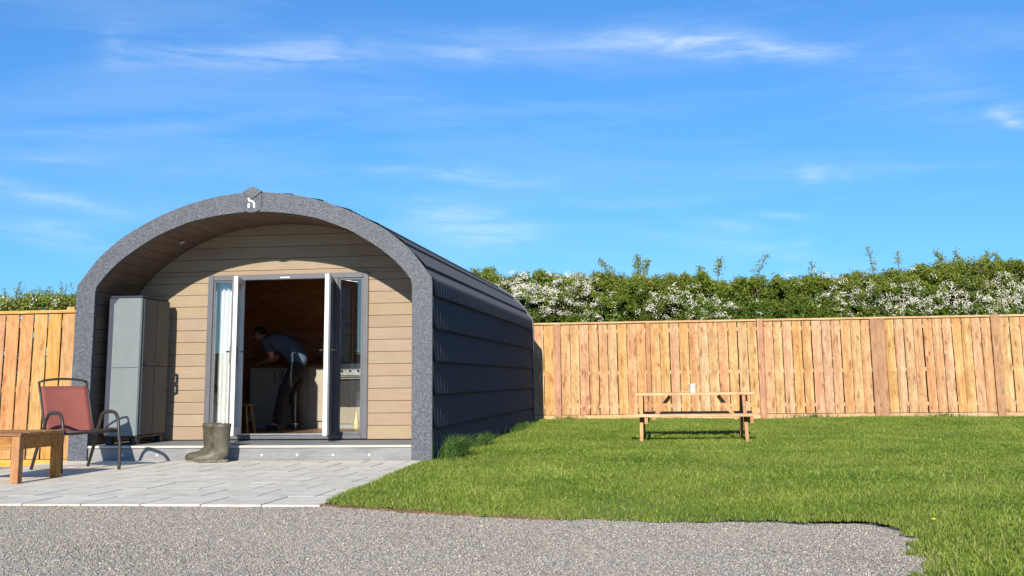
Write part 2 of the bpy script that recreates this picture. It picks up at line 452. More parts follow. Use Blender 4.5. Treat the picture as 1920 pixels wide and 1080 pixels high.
def mesh_np(name, verts, tris, attr=None, smooth=False):
    me = bpy.data.meshes.new(name)
    nv, nt = len(verts), len(tris)
    k = tris.shape[1]
    me.vertices.add(nv)
    me.vertices.foreach_set('co', np.ascontiguousarray(verts, dtype=np.float32).ravel())
    me.loops.add(nt * k)
    me.loops.foreach_set('vertex_index', np.ascontiguousarray(tris, dtype=np.int32).ravel())
    me.polygons.add(nt)
    me.polygons.foreach_set('loop_start', np.arange(0, nt * k, k, dtype=np.int32))
    me.polygons.foreach_set('loop_total', np.full(nt, k, dtype=np.int32))
    if smooth:
        me.polygons.foreach_set('use_smooth', np.ones(nt, dtype=bool))
    me.update(calc_edges=True)
    if attr is not None:
        at = me.attributes.new('rnd', 'FLOAT', 'FACE')
        at.data.foreach_set('value', np.ascontiguousarray(attr, dtype=np.float32))
    return me


class MB:
    """collects shapes into one mesh"""

    def __init__(s):
        s.v = []
        s.f = []

    def add(s, vs, fs):
        o = len(s.v)
        s.v += [Vector(x) for x in vs]
        s.f += [tuple(i + o for i in f) for f in fs]
        return s

    def box(s, x0, x1, y0, y1, z0, z1):
        return s.add([(x0, y0, z0), (x1, y0, z0), (x1, y1, z0), (x0, y1, z0), (x0, y0, z1), (x1, y0, z1), (x1, y1, z1), (x0, y1, z1)],
                     [(0, 3, 2, 1), (4, 5, 6, 7), (0, 1, 5, 4), (1, 2, 6, 5), (2, 3, 7, 6), (3, 0, 4, 7)])

    def cbox(s, x0, x1, y0, y1, z0, z1, c=0.004):
        """box with chamfered edges"""
        bm = bmesh.new()
        r = bmesh.ops.create_cube(bm, size=1.0)
        bmesh.ops.scale(bm, vec=(x1 - x0, y1 - y0, z1 - z0), verts=bm.verts)
        bmesh.ops.translate(bm, vec=((x0 + x1) / 2, (y0 + y1) / 2, (z0 + z1) / 2), verts=bm.verts)
        bmesh.ops.bevel(bm, geom=list(bm.edges), offset=c, segments=1, affect='EDGES')
        bm.verts.index_update()
        s.add([v.co.copy() for v in bm.verts], [tuple(v.index for v in f.verts) for f in bm.faces])
        bm.free()
        return s

    def bar(s, a, b, w, h, up=(0, 0, 1)):
        a, b = Vector(a), Vector(b)
        d = (b - a).normalized()
        u = Vector(up)
        sd = d.cross(u).normalized()
        u = sd.cross(d).normalized()
        vs = []
        for p in (a, b):
            for i, j in ((-1, -1), (1, -1), (1, 1), (-1, 1)):
                vs.append(p + sd * (i * w / 2) + u * (j * h / 2))
        return s.add(vs, [(0, 3, 2, 1), (4, 5, 6, 7), (0, 1, 5, 4), (1, 2, 6, 5), (2, 3, 7, 6), (3, 0, 4, 7)])

    def tube(s, pts, r, n=8, flat=1.0):
        pts = [Vector(p) for p in pts]
        vs, fs = [], []
        prev = None
        for i, p in enumerate(pts):
            d = (pts[min(i + 1, len(pts) - 1)] - pts[max(i - 1, 0)]).normalized()
            if prev is None:
                ref = Vector((0, 0, 1)) if abs(d.z) < 0.9 else Vector((1, 0, 0))
                sd = d.cross(ref).normalized()
            else:
                sd = (prev - d * prev.dot(d)).normalized()
            prev = sd
            u = sd.cross(d).normalized()
            rr = r[i] if hasattr(r, '__len__') else r
            for k in range(n):
                a = 2 * PI * k / n
                vs.append(p + sd * (math.cos(a) * rr) + u * (math.sin(a) * rr * flat))
        for i in range(len(pts) - 1):
            for k in range(n):
                k2 = (k + 1) % n
                fs.append((i * n + k, i * n + k2, (i + 1) * n + k2, (i + 1) * n + k))
        fs.append(tuple(range(n - 1, -1, -1)))
        fs.append(tuple((len(pts) - 1) * n + k for k in range(n)))
        return s.add(vs, fs)

    def lathe(s, prof, c=(0, 0, 0), n=16):
        c = Vector(c)
        vs, fs = [], []
        for r, z in prof:
            for k in range(n):
                a = 2 * PI * k / n
                vs.append(c + Vector((r * math.cos(a), r * math.sin(a), z)))
        for i in range(len(prof) - 1):
            for k in range(n):
                k2 = (k + 1) % n
                fs.append((i * n + k, i * n + k2, (i + 1) * n + k2, (i + 1) * n + k))
        fs.append(tuple(range(n - 1, -1, -1)))
        fs.append(tuple((len(prof) - 1) * n + k for k in range(n)))
        return s.add(vs, fs)

    def prism_xz(s, poly, y0, y1):
        n = len(poly)
        vs = [(x, y0, z) for x, z in poly] + [(x, y1, z) for x, z in poly]
        fs = [tuple(range(n)), tuple(range(2 * n - 1, n - 1, -1))]
        for i in range(n):
            j = (i + 1) % n
            fs.append((j, i, n + i, n + j))
        return s.add(vs, fs)

    def build(s, name, mat, parent=None, smooth=False, loc=(0, 0, 0), rot=(0, 0, 0)):
        me = mesh_py(name, s.v, s.f, smooth)
        bm = bmesh.new()
        bm.from_mesh(me)
        bmesh.ops.recalc_face_normals(bm, faces=bm.faces)
        bm.to_mesh(me)
        bm.free()
        return link(name, me, mat, parent, loc, rot)


def structure(o):
    o['kind'] = 'structure'
    return o


def stuff(o):
    o['kind'] = 'stuff'
    return o


def smooth_step(a, b, x):
    t = min(1, max(0, (x - a) / (b - a)))
    return t * t * (3 - 2 * t)


# ------------------------------------------------------------------ ground, gravel, hills
structure(MB().add([(-900, -900, -0.30), (900, -900, -0.30), (900, 900, -0.30), (-900, 900, -0.30)], [(0, 1, 2, 3)]).build('ground', M['field']))
gv = []
NX, NY = 60, 60
for j in range(NY + 1):
    for i in range(NX + 1):
        x, y = -14 + 34 * i / NX, -40 + 36.2 * j / NY
        gv.append((x, y, -0.014 + 0.006 * pnoise((x * 0.7, y * 0.7, 0))))
gf = [(j * (NX + 1) + i, j * (NX + 1) + i + 1, (j + 1) * (NX + 1) + i + 1, (j + 1) * (NX + 1) + i) for j in range(NY) for i in range(NX)]
structure(link('gravel_drive', mesh_py('gravel_drive', gv, gf, True), M['gravel']))
# rising wooded ground far behind the viewer (seen only mirrored in the glass)
hv, hf = [], []
for i in range(81):
    x = -400 + 10 * i
    h = 5.5 + 3.5 * pnoise((x * 0.012, 3, 0)) + 1.8 * pnoise((x * 0.06, 9, 0))
    hv += [(x, -130, -0.31), (x, -150, h), (x, -190, -0.31)]
for i in range(80):
    for k in range(2):
        hf.append((i * 3 + k, i * 3 + k + 1, (i + 1) * 3 + k + 1, (i + 1) * 3 + k))
structure(link('hills', mesh_py('hills', hv, hf, True), M['hill']))


FRONT = [(2.23, -4.33), (3.0, -4.74), (3.8, -5.06), (4.6, -5.16), (5.3, -5.19), (5.72, -5.22), (5.93, -5.42)]
SIDE = [(-5.42, 5.93), (-6.08, 5.86), (-7.03, 5.72), (-9.0, 5.55), (-40.0, 5.0)]


def lawn_mask(x, y):
    x, y = np.asarray(x, float), np.asarray(y, float)
    left = np.where(y >= -0.1, 2.10, 2.045 + 0.19 * (-y / 4.33))
    fy = np.interp(x, [p[0] for p in FRONT], [p[1] for p in FRONT])
    gx = np.interp(-y, [-p[0] for p in SIDE], [p[1] for p in SIDE])
    jag = 0.035 * np.sin(x * 9.1 + 1.3 * np.sin(x * 3.3)) + 0.025 * np.sin(x * 23.0)
    jag2 = 0.04 * np.sin(y * 8.3) + 0.03 * np.sin(y * 19.0)
    ok = np.where(x < 5.93, (y > fy + jag) | ((y < -5.25) & (x > gx + jag2)), (y > -5.3) | (x > gx + jag2))
    return (x > left) & ok & (y < 10.36)


def lawn_z(x, y):
    x, y = np.asarray(x, float), np.asarray(y, float)
    t = np.clip((y - 3.5) / 6.0, 0, 1)
    return -0.004 + 0.06 * t * t * (3 - 2 * t) + 0.008 * np.sin(x * 1.7 + y * 0.6) + 0.006 * np.sin(y * 2.3 - x)


cs = 0.08
gx_ = np.arange(2.0, 13.2, cs)
gy_ = np.arange(-9.0, 10.4, cs)
lv, lf, idx = [], [], {}


def lawn_vert(i, j):
    if (i, j) not in idx:
        x, y = 2.0 + i * cs, -9.0 + j * cs
        idx[(i, j)] = len(lv)
        lv.append((x, y, float(lawn_z(x, y))))
    return idx[(i, j)]


mxx, myy = np.meshgrid(gx_ + cs / 2, gy_ + cs / 2)
mk = lawn_mask(mxx, myy) & lawn_mask(mxx, myy - 0.07) & lawn_mask(mxx - 0.06 * (myy < -5.2), myy)
for j in range(len(gy_)):
    for i in range(len(gx_)):
        if mk[j, i]:
            lf.append((lawn_vert(i, j), lawn_vert(i + 1, j), lawn_vert(i + 1, j + 1), lawn_vert(i, j + 1)))
b0 = len(lv)
xe = 2.0 + len(gx_) * cs
lv += [(xe, -40, -0.02), (40, -40, -0.02), (40, 10.37, 0.03), (xe, 10.37, 0.03), (5.6, -40, -0.02), (5.6, -9.0, -0.02), (xe, -9.0, -0.02)]
lf += [(b0, b0 + 1, b0 + 2, b0 + 3), (b0 + 4, b0, b0 + 6, b0 + 5)]
m, g, out = material('lawn_thatch')
nz = g.noise(g.coords(rnd=False), 60, 4, 0.7)
nb = g.noise(g.coords(rnd=False), 0.8, 3, 0.6)
c = g.ramp(nz, [(0.35, (0.045, 0.05, 0.012)), (0.65, (0.10, 0.12, 0.03))])
c = g.mix(g.ramp(nb, [(0.4, 0.1), (0.7, 0.6)]), c, (0.13, 0.10, 0.045))
bsdf(g, out, c, 0.95, nz, 0.6, 0.01, 0.15)
structure(link('lawn', mesh_py('lawn', lv, lf, True), m))


soil_line = []
fx = [p for p in FRONT] + [(px_, py_) for py_, px_ in SIDE[1:2]]
SP_ = []
for (xa, ya), (xb, yb) in zip(fx[:-1], fx[1:]):
    for k in range(14):
        SP_.append((xa + (xb - xa) * k / 14, ya + (yb - ya) * k / 14))
SP_ = [q for q in SP_ if q[0] < 4.0]
sv, sf = [], []
for i, (x, y) in enumerate(SP_):
    ax_, ay_ = SP_[min(i + 1, len(SP_) - 1)]
    bx_, by_ = SP_[max(i - 1, 0)]
    d_ = Vector((ax_ - bx_, ay_ - by_)).normalized()
    nrm_ = Vector((d_.y, -d_.x))
    fade_ = 1.0 if x < 3.9 else 0.1 + 0.9 * max(0, pnoise((x * 1.9, y * 1.9, 8)))
    wo_ = (0.022 + 0.05 * pnoise((x * 5, y * 5, 2)) + 0.035 * pnoise((x * 19, y * 19, 6))) * fade_ - 0.03 * (1 - fade_)
    sv += [(x + nrm_.x * wo_, y + nrm_.y * wo_, -0.012), (x + nrm_.x * wo_ * 0.3, y + nrm_.y * wo_ * 0.3, 0.004 + 0.006 * pnoise((x * 9, y * 9, 1))), (x - nrm_.x * 0.14, y - nrm_.y * 0.14, -0.02)]
for i in range(len(SP_) - 1):
    for k in range(2):
        sf.append(((i + 1) * 3 + k, (i + 1) * 3 + k + 1, i * 3 + k + 1, i * 3 + k))
structure(link('soil', mesh_py('soil', sv, sf, True), M['soil']))


def blades(n, xr, yr, h, wd, tri_only=False, lift=0.0):
    x = rng.uniform(*xr, n)
    y = rng.uniform(*yr, n)
    # only what the photograph's side of the lawn can show
    keep = lawn_mask(x, y)
    rel = np.stack([x - CAM.x, y - CAM.y], 1)
    dep = rel @ np.array([cF.x, cF.y])
    lat = rel @ np.array([cR.x, cR.y])
    keep &= (np.abs(lat) < 0.52 * dep + 0.8)
    x, y = x[keep], y[keep]
    n = len(x)
    z = lawn_z(x, y)
    clump = np.array([pnoise((a * 1.1, b * 1.1, 3.3)) for a, b in zip(x, y)]) * 0.6 + np.array([pnoise((a * 4.5, b * 4.5, 1.0)) for a, b in zip(x, y)]) * 0.5
    edge = np.clip((np.interp(x, [p[0] for p in FRONT], [p[1] for p in FRONT]) + 0.28 - y) / 0.28, 0, 1) * (x < 5.9)
    hh = h * rng.uniform(0.55, 1.35, n) * (1 + 0.5 * clump) * (1 - np.where(x < 3.9, 0.4, 0.1) * edge)
    ang = rng.uniform(0, 2 * PI, n)
    lean = rng.uniform(0.15, 0.9, n) * hh
    la = rng.uniform(0, 2 * PI, n)
    ww = wd * rng.uniform(0.7, 1.3, n)
    dx, dy = np.cos(ang) * ww, np.sin(ang) * ww
    lx, ly = np.cos(la) * lean, np.sin(la) * lean
    base = np.stack([x, y, z], 1)
    b1 = base + np.stack([dx, dy, 0 * x], 1)
    b2 = base - np.stack([dx, dy, 0 * x], 1)
    mid = base + np.stack([lx * 0.35, ly * 0.35, hh * 0.62], 1)
    m1 = mid + np.stack([dx * .7, dy * .7, 0 * x], 1)
    m2 = mid - np.stack([dx * .7, dy * .7, 0 * x], 1)
    tip = base + np.stack([lx, ly, hh], 1)
    rv = np.clip(0.36 + lift + 0.5 * clump + rng.normal(0, 0.24, n), 0, 0.97)
    thin = rng.random(n) < np.where(x < 3.9, 0.75, 0.15) * np.clip(edge * 1.9 - 0.9, 0, 1)
    hh = np.where(thin, 0.002, hh)
    dry = rng.random(n) < (0.03 + 0.18 * edge)
    rv[dry] = 1.0
    if tri_only:
        V = np.stack([b1, b2, tip], 1).reshape(-1, 3)
        o = np.arange(n)[:, None] * 3
        T = np.concatenate([o + np.array([[0, 1, 2]])], 1)
        return V, T.reshape(-1, 3), rv
    V = np.stack([b1, b2, m1, m2, tip], 1).reshape(-1, 3)
    o = np.arange(n)[:, None] * 5
    T = np.concatenate([o + np.array([[0, 1, 3]]), o + np.array([[0, 3, 2]]), o + np.array([[2, 3, 4]])], 1).reshape(-1, 3)
    return V, T, np.repeat(rv, 3)


sets = [blades(300000, (2, 9.5), (-8, -2.5), 0.025, 0.0030),
        blades(30000, (2, 9.5), (-8, -2.5), 0.040, 0.0034, lift=0.2),
        blades(210000, (2, 11), (-2.5, 2.5), 0.029, 0.0044),
        blades(30000, (2, 11), (-2.5, 2.5), 0.042, 0.0044, lift=0.2),
        blades(260000, (2, 13), (2.5, 10.4), 0.030, 0.0065, tri_only=True),
        blades(36000, (2, 13), (2.5, 10.4), 0.042, 0.007, tri_only=True, lift=0.2)]
V = np.concatenate([s_[0] for s_ in sets])
offs = np.cumsum([0] + [len(s_[0]) for s_ in sets[:-1]])
T = np.concatenate([s_[1] + o_ for s_, o_ in zip(sets, offs)])
A_ = np.concatenate([s_[2] for s_ in sets])
go = link('grass', mesh_np('grass', V, T, A_), M['grass'])
tag(go, 'short mown green grass covering the lawn', 'grass')
stuff(go)


# loose gravel chippings
def chippings(n, xr, yr, r0, r1):
    x = rng.uniform(*xr, n)
    y = rng.uniform(*yr, n)
    keep = ~lawn_mask(x, y - 0.02) & (y < np.where(x < 2.25, -4.41, 99))
    x, y = x[keep], y[keep]
    n = len(x)
    r = rng.uniform(r0, r1, n)
    octv = np.array([(1, 0, 0), (0, 1, 0), (-1, 0, 0), (0, -1, 0), (0, 0, 1), (0, 0, -1)], float)
    octf = np.array([(0, 1, 4), (1, 2, 4), (2, 3, 4), (3, 0, 4), (1, 0, 5), (2, 1, 5), (3, 2, 5), (0, 3, 5)])
    sc = rng.uniform(0.6, 1.35, (n, 6, 1))
    P = octv[None] * sc * r[:, None, None] * np.array([1, 1, 0.75])
    th = rng.uniform(0, 2 * PI, n)
    c, s = np.cos(th)[:, None], np.sin(th)[:, None]
    ph = rng.uniform(-0.7, 0.7, n)
    c2, s2 = np.cos(ph)[:, None], np.sin(ph)[:, None]
    X, Y, Z = P[..., 0], P[..., 1], P[..., 2]
    X, Z = X * c2 - Z * s2, X * s2 + Z * c2
    X, Y = X * c - Y * s, X * s + Y * c
    zz = np.array([-0.014 + 0.006 * pnoise((a * 0.7, b * 0.7, 0)) for a, b in zip(x, y)])
    P = np.stack([X + x[:, None], Y + y[:, None], Z + (zz + r * 0.35)[:, None]], -1)
    F = octf[None] + (np.arange(n) * 6)[:, None, None]
    return P.reshape(-1, 3), F.reshape(-1, 3), np.repeat(np.clip(rng.beta(1.9, 1.7, n), 0, 1), 8)


V, T, A_ = chippings(170000, (-0.6, 6.2), (-8.0, -4.35), 0.0026, 0.0064)
V2, T2, A2_ = chippings(2600, (-0.6, 6.2), (-8.0, -4.35), 0.0065, 0.011)
V, T, A_ = np.concatenate([V, V2]), np.concatenate([T, T2 + len(V)]), np.concatenate([A_, A2_])
so = link('gravel_chippings', mesh_np('gravel_chippings', V, T, A_), M['stone'])
tag(so, 'loose grey stone chippings on the gravel drive', 'gravel')
stuff(so)

# ------------------------------------------------------------------ patio of staggered slabs
patio = thing('patio', 'pale grey paved patio', 'patio', (0, 0, 0))
for k in ('label', 'category'):
    del patio[k]
patio['kind'] = 'structure'
MB().box(-2.14, 2.20, -4.39, -0.025, -0.25, -0.005).build('bedding', M['mortar'], patio)
PX, PY = 0.45, 0.575


def right_edge(y):
    return 2.055 + 0.19 * (-y / 4.33)


row = 0
y = -4.40
slab_cache = {}
while y < -0.05:
    y1 = min(y + PY, -0.02)
    x = 1.36 + 3 * PX - (row * 0.25) % PX
    while x > -2.15:
        xr_ = min(x, right_edge((y + y1) / 2))
        xl_ = max(x - PX, -2.15)
        if xr_ - xl_ > 0.06:
            gap = 0.006
            key = (round(xr_ - xl_, 3), round(y1 - y, 3))
            hw, hd = key[0] / 2 - gap, key[1] / 2 - 0.0012
            if key not in slab_cache:
                slab_cache[key] = MB().box(-hw, hw, -hd, hd, -0.05, 0.0)
                o = slab_cache[key].build('paver', M['paver'], patio)
                slab_cache[key] = o.data
            else:
                o = link('paver', slab_cache[key], None, patio)
            o.location = ((xl_ + xr_) / 2, (y + y1) / 2, random.uniform(-0.0006, 0.0006))
            o.rotation_euler = (0, random.uniform(-0.004, 0.004), 0)
        x -= PX
    y = y1
    row += 1

# ------------------------------------------------------------------ the pod
pod = thing('camping_pod', 'brown and anthracite arched camping pod with open white edged double doors', 'cabin')
OUT = [(2.085, 0.0), (2.085, 1.0), (2.085, 1.963), (1.93, 2.165), (1.80, 2.315), (1.55, 2.515), (1.28, 2.668), (1.05, 2.775), (0.77, 2.873), (0.5, 2.937), (0.25, 2.975), (0.0, 2.99)]
INN = [(1.868, 0.0), (1.868, 1.0), (1.868, 1.94), (1.73, 2.112), (1.58, 2.25), (1.42, 2.365), (1.25, 2.47), (1.11, 2.545), (0.8, 2.665), (0.64, 2.705), (0.4, 2.747), (0.16, 2.770), (0.0, 2.775)]


def catmull(pts, sub):
    res = []
    P = [Vector((a, b)) for a, b in pts]
    n = len(P)
    for i in range(n - 1):
        p0 = P[max(i - 1, 0)] if i > 0 else P[0]
        p1, p2 = P[i], P[i + 1]
        p3 = P[i + 2] if i + 2 < n else Vector((-P[n - 2].x, P[n - 2].y))
        for k in range(sub):
            t = k / sub
            res.append(0.5 * ((2 * p1) + (-p0 + p2) * t + (2 * p0 - 5 * p1 + 4 * p2 - p3) * t * t + (-p0 + 3 * p1 - 3 * p2 + p3) * t ** 3))
    res.append(P[-1])
    return res


def profile(pts):
    """vertical wall, a crease at the springing, then a smooth arc"""
    arc = catmull(pts[2:], 6)
    return [Vector(pts[0])] + arc


OUTP, INNP = profile(OUT), profile(INN)


class Prof:
    def __init__(s, P):
        s.P = P
        s.L = [0.0]
        for a, b in zip(P[:-1], P[1:]):
            s.L.append(s.L[-1] + (b - a).length)

    def at(s, d):
        d = min(max(d, 0), s.L[-1] - 1e-6)
        import bisect
        i = bisect.bisect_right(s.L, d) - 1
        t = (d - s.L[i]) / max(1e-9, s.L[i + 1] - s.L[i])
        p = s.P[i].lerp(s.P[i + 1], t)
        dd = (s.P[i + 1] - s.P[i]).normalized()
        return p, Vector((dd.y, -dd.x))     # point, outward normal (right half)


PO, PIN = Prof(OUTP), Prof(INNP)


def x_at(P, z):
    if z <= P[0].y:
        return P[0].x
    for a, b in zip(P[:-1], P[1:]):
        if a.y <= z <= b.y and b.y > a.y:
            return a.x + (b.x - a.x) * (z - a.y) / (b.y - a.y)
    return 0.0


# fascia ring: two halves, front and (slightly prouder, thinner) rear trim
def fascia(y0, y1, grow, sgn, inner=None):
    mb = MB()
    n = 60
    vs = []
    for i in range(n + 1):
        t = i / n
        # sample by matching parameter so jamb widths stay constant
        po, no = PO.at(PO.L[-1] * t)
        pi_, _ = PIN.at(PIN.L[-1] * t)
        if t < 0.42:
            z = min(po.y, 1.94 + (1.963 - 1.94))
        q = po + no * grow
        vs.append((q, pi_))
    V_, F_ = [], []
    for q, p in vs:
        V_ += [(sgn * q.x, y0, q.y), (sgn * p.x, y0, p.y), (sgn * p.x, y1, p.y), (sgn * q.x, y1, q.y)]
    for i in range(n):
        a, b = i * 4, (i + 1) * 4
        for k in range(4):
            k2 = (k + 1) % 4
            F_.append((a + k, a + k2, b + k2, b + k))
    F_.append((0, 1, 2, 3))
    F_.append((n * 4 + 3, n * 4 + 2, n * 4 + 1, n * 4))
    mb.add(V_, F_)
    return mb


for sg in (-1, 1):
    fascia(-0.02, 0.052, 0.012, sg).build('fascia', M['fascia'], pod)
    fascia(9.0, 9.05, 0.045, sg).build('rear_fascia', M['fascia'], pod)

# keystone plate, folded cap and emblem
ks = [(-0.113, 3.004), (-0.108, 2.795)]
for k in range(1, 10):
    a = k / 10
    ks.append((-0.108 + 0.207 * a, 2.795 - 0.031 * math.sin(PI * a)))
ks += [(0.099, 2.795), (0.106, 3.002)]
kso = MB().prism_xz(ks, -0.036, -0.0205).build('keystone', M['fascia'], pod)
MB().add([(-0.118, -0.05, 3.008), (-0.003, -0.055, 2.919), (0.112, -0.05, 3.002), (-0.002, -0.04, 3.064),
          (-0.118, 0.06, 3.008), (-0.003, 0.06, 2.99), (0.112, 0.06, 3.002), (-0.002, 0.06, 3.064)],
         [(0, 1, 2, 3), (4, 7, 6, 5), (0, 3, 7, 4), (3, 2, 6, 7), (0, 4, 5, 1), (1, 5, 6, 2)]).build('cap', M['fascia'], kso)
em = MB()


def stroke(pts, wd, y0=-0.0405, y1=-0.0362):
    for (x0, z0), (x1, z1) in zip(pts[:-1], pts[1:]):
        d = Vector((x1 - x0, z1 - z0)).normalized()
        nrm = Vector((-d.y, d.x)) * wd / 2
        e = d * wd * 0.25
        em.prism_xz([(x0 - nrm.x - e.x, z0 - nrm.y - e.y), (x1 - nrm.x + e.x, z1 - nrm.y + e.y), (x1 + nrm.x + e.x, z1 + nrm.y + e.y), (x0 + nrm.x - e.x, z0 + nrm.y - e.y)], y0, y1)
        y0 -= 0.0007


stroke([(-0.046, 2.927), (-0.034, 2.902), (0.008, 2.886), (0.023, 2.868), (0.024, 2.822)], 0.020)
stroke([(-0.042, 2.864), (-0.042, 2.822)], 0.020)
em.build('emblem', M['logo'], kso)

# roof and side wall: lapped courses of profiled sheet
CP = 0.361
ny = 265
ys = np.linspace(0.052, 9.0, ny)
rib = 0.015 * np.abs(np.sin(PI * ys / 0.17)) ** 0.7
d = 0.0
ci = 0
total = PO.L[-1]
while d < total - 0.02:
    d1 = min(d + CP, total)
    for sg in (-1, 1):
        rows_ = []
        samples = [(d - 0.018, -0.018), (d - 0.02, 0.030), (d - 0.004, 0.032)] + [(d + (d1 - d) * t, 0.030 - 0.028 * t) for t in (0.15, 0.35, 0.55, 0.75, 0.9, 1.0)]
        if ci == 0:
            samples[0], samples[1], samples[2] = (0.0, -0.018), (0.0, 0.02), (0.002, 0.021)
        if d < 1.963 < d1:      # folded at the eave
            tc_ = (1.963 - d) / (d1 - d)
            samples = [q_ for q_ in samples if abs(q_[0] - 1.963) > 0.02] + [(1.959, 0.030 - 0.028 * tc_), (1.967, 0.030 - 0.028 * tc_)]
            samples = samples[:3] + sorted(samples[3:])
        V_ = []
        for dd, off in samples:
            p, nrm = PO.at(dd)
            o_ = off - 0.014 + (rib if off > 0 else 0 * rib)
            sc_ = (-0.016 * np.abs(np.sin(PI * ys / 0.17)) ** 0.8) if (dd < d - 0.001 and ci) else 0.0 * ys
            V_.append(np.stack([sg * (p.x + nrm.x * o_ - nrm.y * sc_), ys, p.y + nrm.y * o_ + nrm.x * sc_], 1))
        V_ = np.concatenate(V_)
        q = np.arange(ny - 1)
        F_ = np.concatenate([np.stack([r * ny + q, r * ny + q + 1, (r + 1) * ny + q + 1, (r + 1) * ny + q], 1) for r in range(len(samples) - 1)])
        if sg < 0:
            F_ = F_[:, ::-1]
        link('roof_sheet', mesh_np('roof_sheet', V_, F_), M['roof'], pod)
    d = d1
    ci += 1
# inner shell, open at the porch, closed at the back
sh = MB()
n = 30
V_ = []
for sg_i in range(2 * n + 1):
    t = sg_i / (2 * n)
    tt = t * 2 if t <= 0.5 else (1 - t) * 2
    p, nr = PO.at(PO.L[-1] * tt)
    sgn = 1 if t <= 0.5 else -1
    q = p - nr * 0.09
    if t == 0.5:
        q = Vector((0, 2.90))
    V_ += [(sgn * q.x, 1.16, q.y), (sgn * q.x, 8.95, q.y)]
F_ = [(2 * i, 2 * i + 1, 2 * i + 3, 2 * i + 2) for i in range(2 * n)]
F_.append(tuple(2 * i + 1 for i in range(2 * n + 1)))
sh.add(V_, F_).build('inner_lining', M['pine_in'], pod)
MB().box(-1.98, 1.98, 1.14, 8.94, 0.02, 0.199).build('interior_floor', M['laminate'], pod)
# partition behind the kitchen, boarded
z = 0.2
pb_ = 0
while z < 2.85:
    z1 = min(z + 0.145, 2.88)
    xa = x_at(OUTP, (z + z1) / 2) - 0.10
    MB().cbox(-xa, xa, 4.30, 4.325, z, z1 - 0.003, 0.003).build('partition_board', M['pine_in'], pod)
    z = z1

# front wall cladding
DX0, DX1, DZ0, DZ1 = -0.945, 1.090, 0.178, 2.155
WY = 1.05
BP = 0.1444
# rows measured from the jamb: one joint at 1.631
zb = 1.631 - 10 * BP
zs = [DZ0 - 0.005]
z = zb
while z < 2.78:
    if z > DZ0 + 0.02:
        zs.append(z)
    z += BP
zs.append(2.775)


def arc_edge(z0, z1, n=5):
    return [(x_at(INNP, z0 + (z1 - z0) * k / n), z0 + (z1 - z0) * k / n) for k in range(n + 1)]


def wall_piece(z0, z1, y0, y1, name, mat, xa=None, xb=None):
    R_ = arc_edge(z0, z1)
    right = [(xb, z0), (xb, z1)] if xb is not None else R_
    left = [(xa, z1), (xa, z0)] if xa is not None else [(-x, z_) for x, z_ in reversed(R_)]
    poly = left + right
    # drop doubled apex points
    out_ = []
    for p in poly:
        if not out_ or (abs(p[0] - out_[-1][0]) + abs(p[1] - out_[-1][1])) > 1e-4:
            out_.append(p)
    if len(out_) < 3:
        return
    MB().prism_xz(out_, y0, y1).build(name, mat, pod)


core = []
for z0, z1 in zip(zs[:-1], zs[1:]):
    g2 = 0.006
    for (name, ya, yb, mat, gg) in (('cladding_board', WY, WY + 0.021, M['clad'], g2), ('wall_core', WY + 0.024, WY + 0.10, M['frame'], 0.0)):
        a_, b_ = z0 + gg * 0.5, z1 - gg * 0.5
        if z0 >= DZ1 - 0.002:
            wall_piece(a_, b_, ya, yb, name, mat)
        elif z1 <= DZ1:
            wall_piece(a_, b_, ya, yb, name, mat, None, DX0 + 0.004)
            wall_piece(a_, b_, ya, yb, name, mat, DX1 - 0.004, None)
        else:
            wall_piece(a_, DZ1 - 0.003, ya, yb, name, mat, None, DX0 + 0.004)
            wall_piece(a_, DZ1 - 0.003, ya, yb, name, mat, DX1 - 0.004, None)
            wall_piece(DZ1, b_, ya, yb, name, mat)

# porch lining boards
LP = 0.1444
dd = 0.176
while dd < PIN.L[-1] - 0.01:
    d1 = min(dd + LP, PIN.L[-1])
    for sg in (-1, 1):
        V_ = []
        k = 3
        pts_ = [PIN.at(dd + 0.003 + (d1 - dd - 0.006) * i / k) for i in range(k + 1)]
        for yy in (0.053, WY - 0.002):
            for p, nr in pts_:
                V_.append((sg * (p.x + nr.x * 0.004), yy, p.y + nr.y * 0.004))
            for p, nr in pts_:
                V_.append((sg * (p.x + nr.x * 0.028), yy, p.y + nr.y * 0.028))
        m_ = 2 * (k + 1)
        F_ = []
        for i in range(k):
            F_ += [(i, i + 1, m_ + i + 1, m_ + i), (k + 1 + i, m_ + k + 1 + i, m_ + k + 2 + i, k + 2 + i), (i, k + 1 + i, k + 2 + i, i + 1), (m_ + i, m_ + i + 1, m_ + k + 2 + i, m_ + k + 1 + i)]
        F_ += [(0, m_, m_ + k + 1, k + 1), (k, 2 * k + 1, m_ + 2 * k + 1, m_ + k)]
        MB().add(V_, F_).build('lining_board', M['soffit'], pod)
    dd = d1
# backing between lining and roof so no daylight leaks
bk = MB()
for sg in (-1, 1):
    V_ = []
    for i in range(41):
        p, nr = PIN.at(PIN.L[-1] * i / 40)
        V_ += [(sg * (p.x + nr.x * 0.045), 0.052, p.y + nr.y * 0.045), (sg * (p.x + nr.x * 0.045), WY + 0.1, p.y + nr.y * 0.045)]
    bk.add(V_, [(2 * i, 2 * i + 1, 2 * i + 3, 2 * i + 2) for i in range(40)])
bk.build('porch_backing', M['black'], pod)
# soffit downlight
sp = MB().lathe([(0.036, 0.0), (0.036, -0.012), (0.026, -0.014), (0.024, -0.006)], (0, 0, 0), 18).build('downlight', M['chrome'], pod)
p, nr = PIN.at(PIN.L[-1] - 1.16)
sp.location = (-p.x, 0.62, p.y - 0.004)
sp.rotation_euler = (0, math.atan2(-nr.x, nr.y), 0)

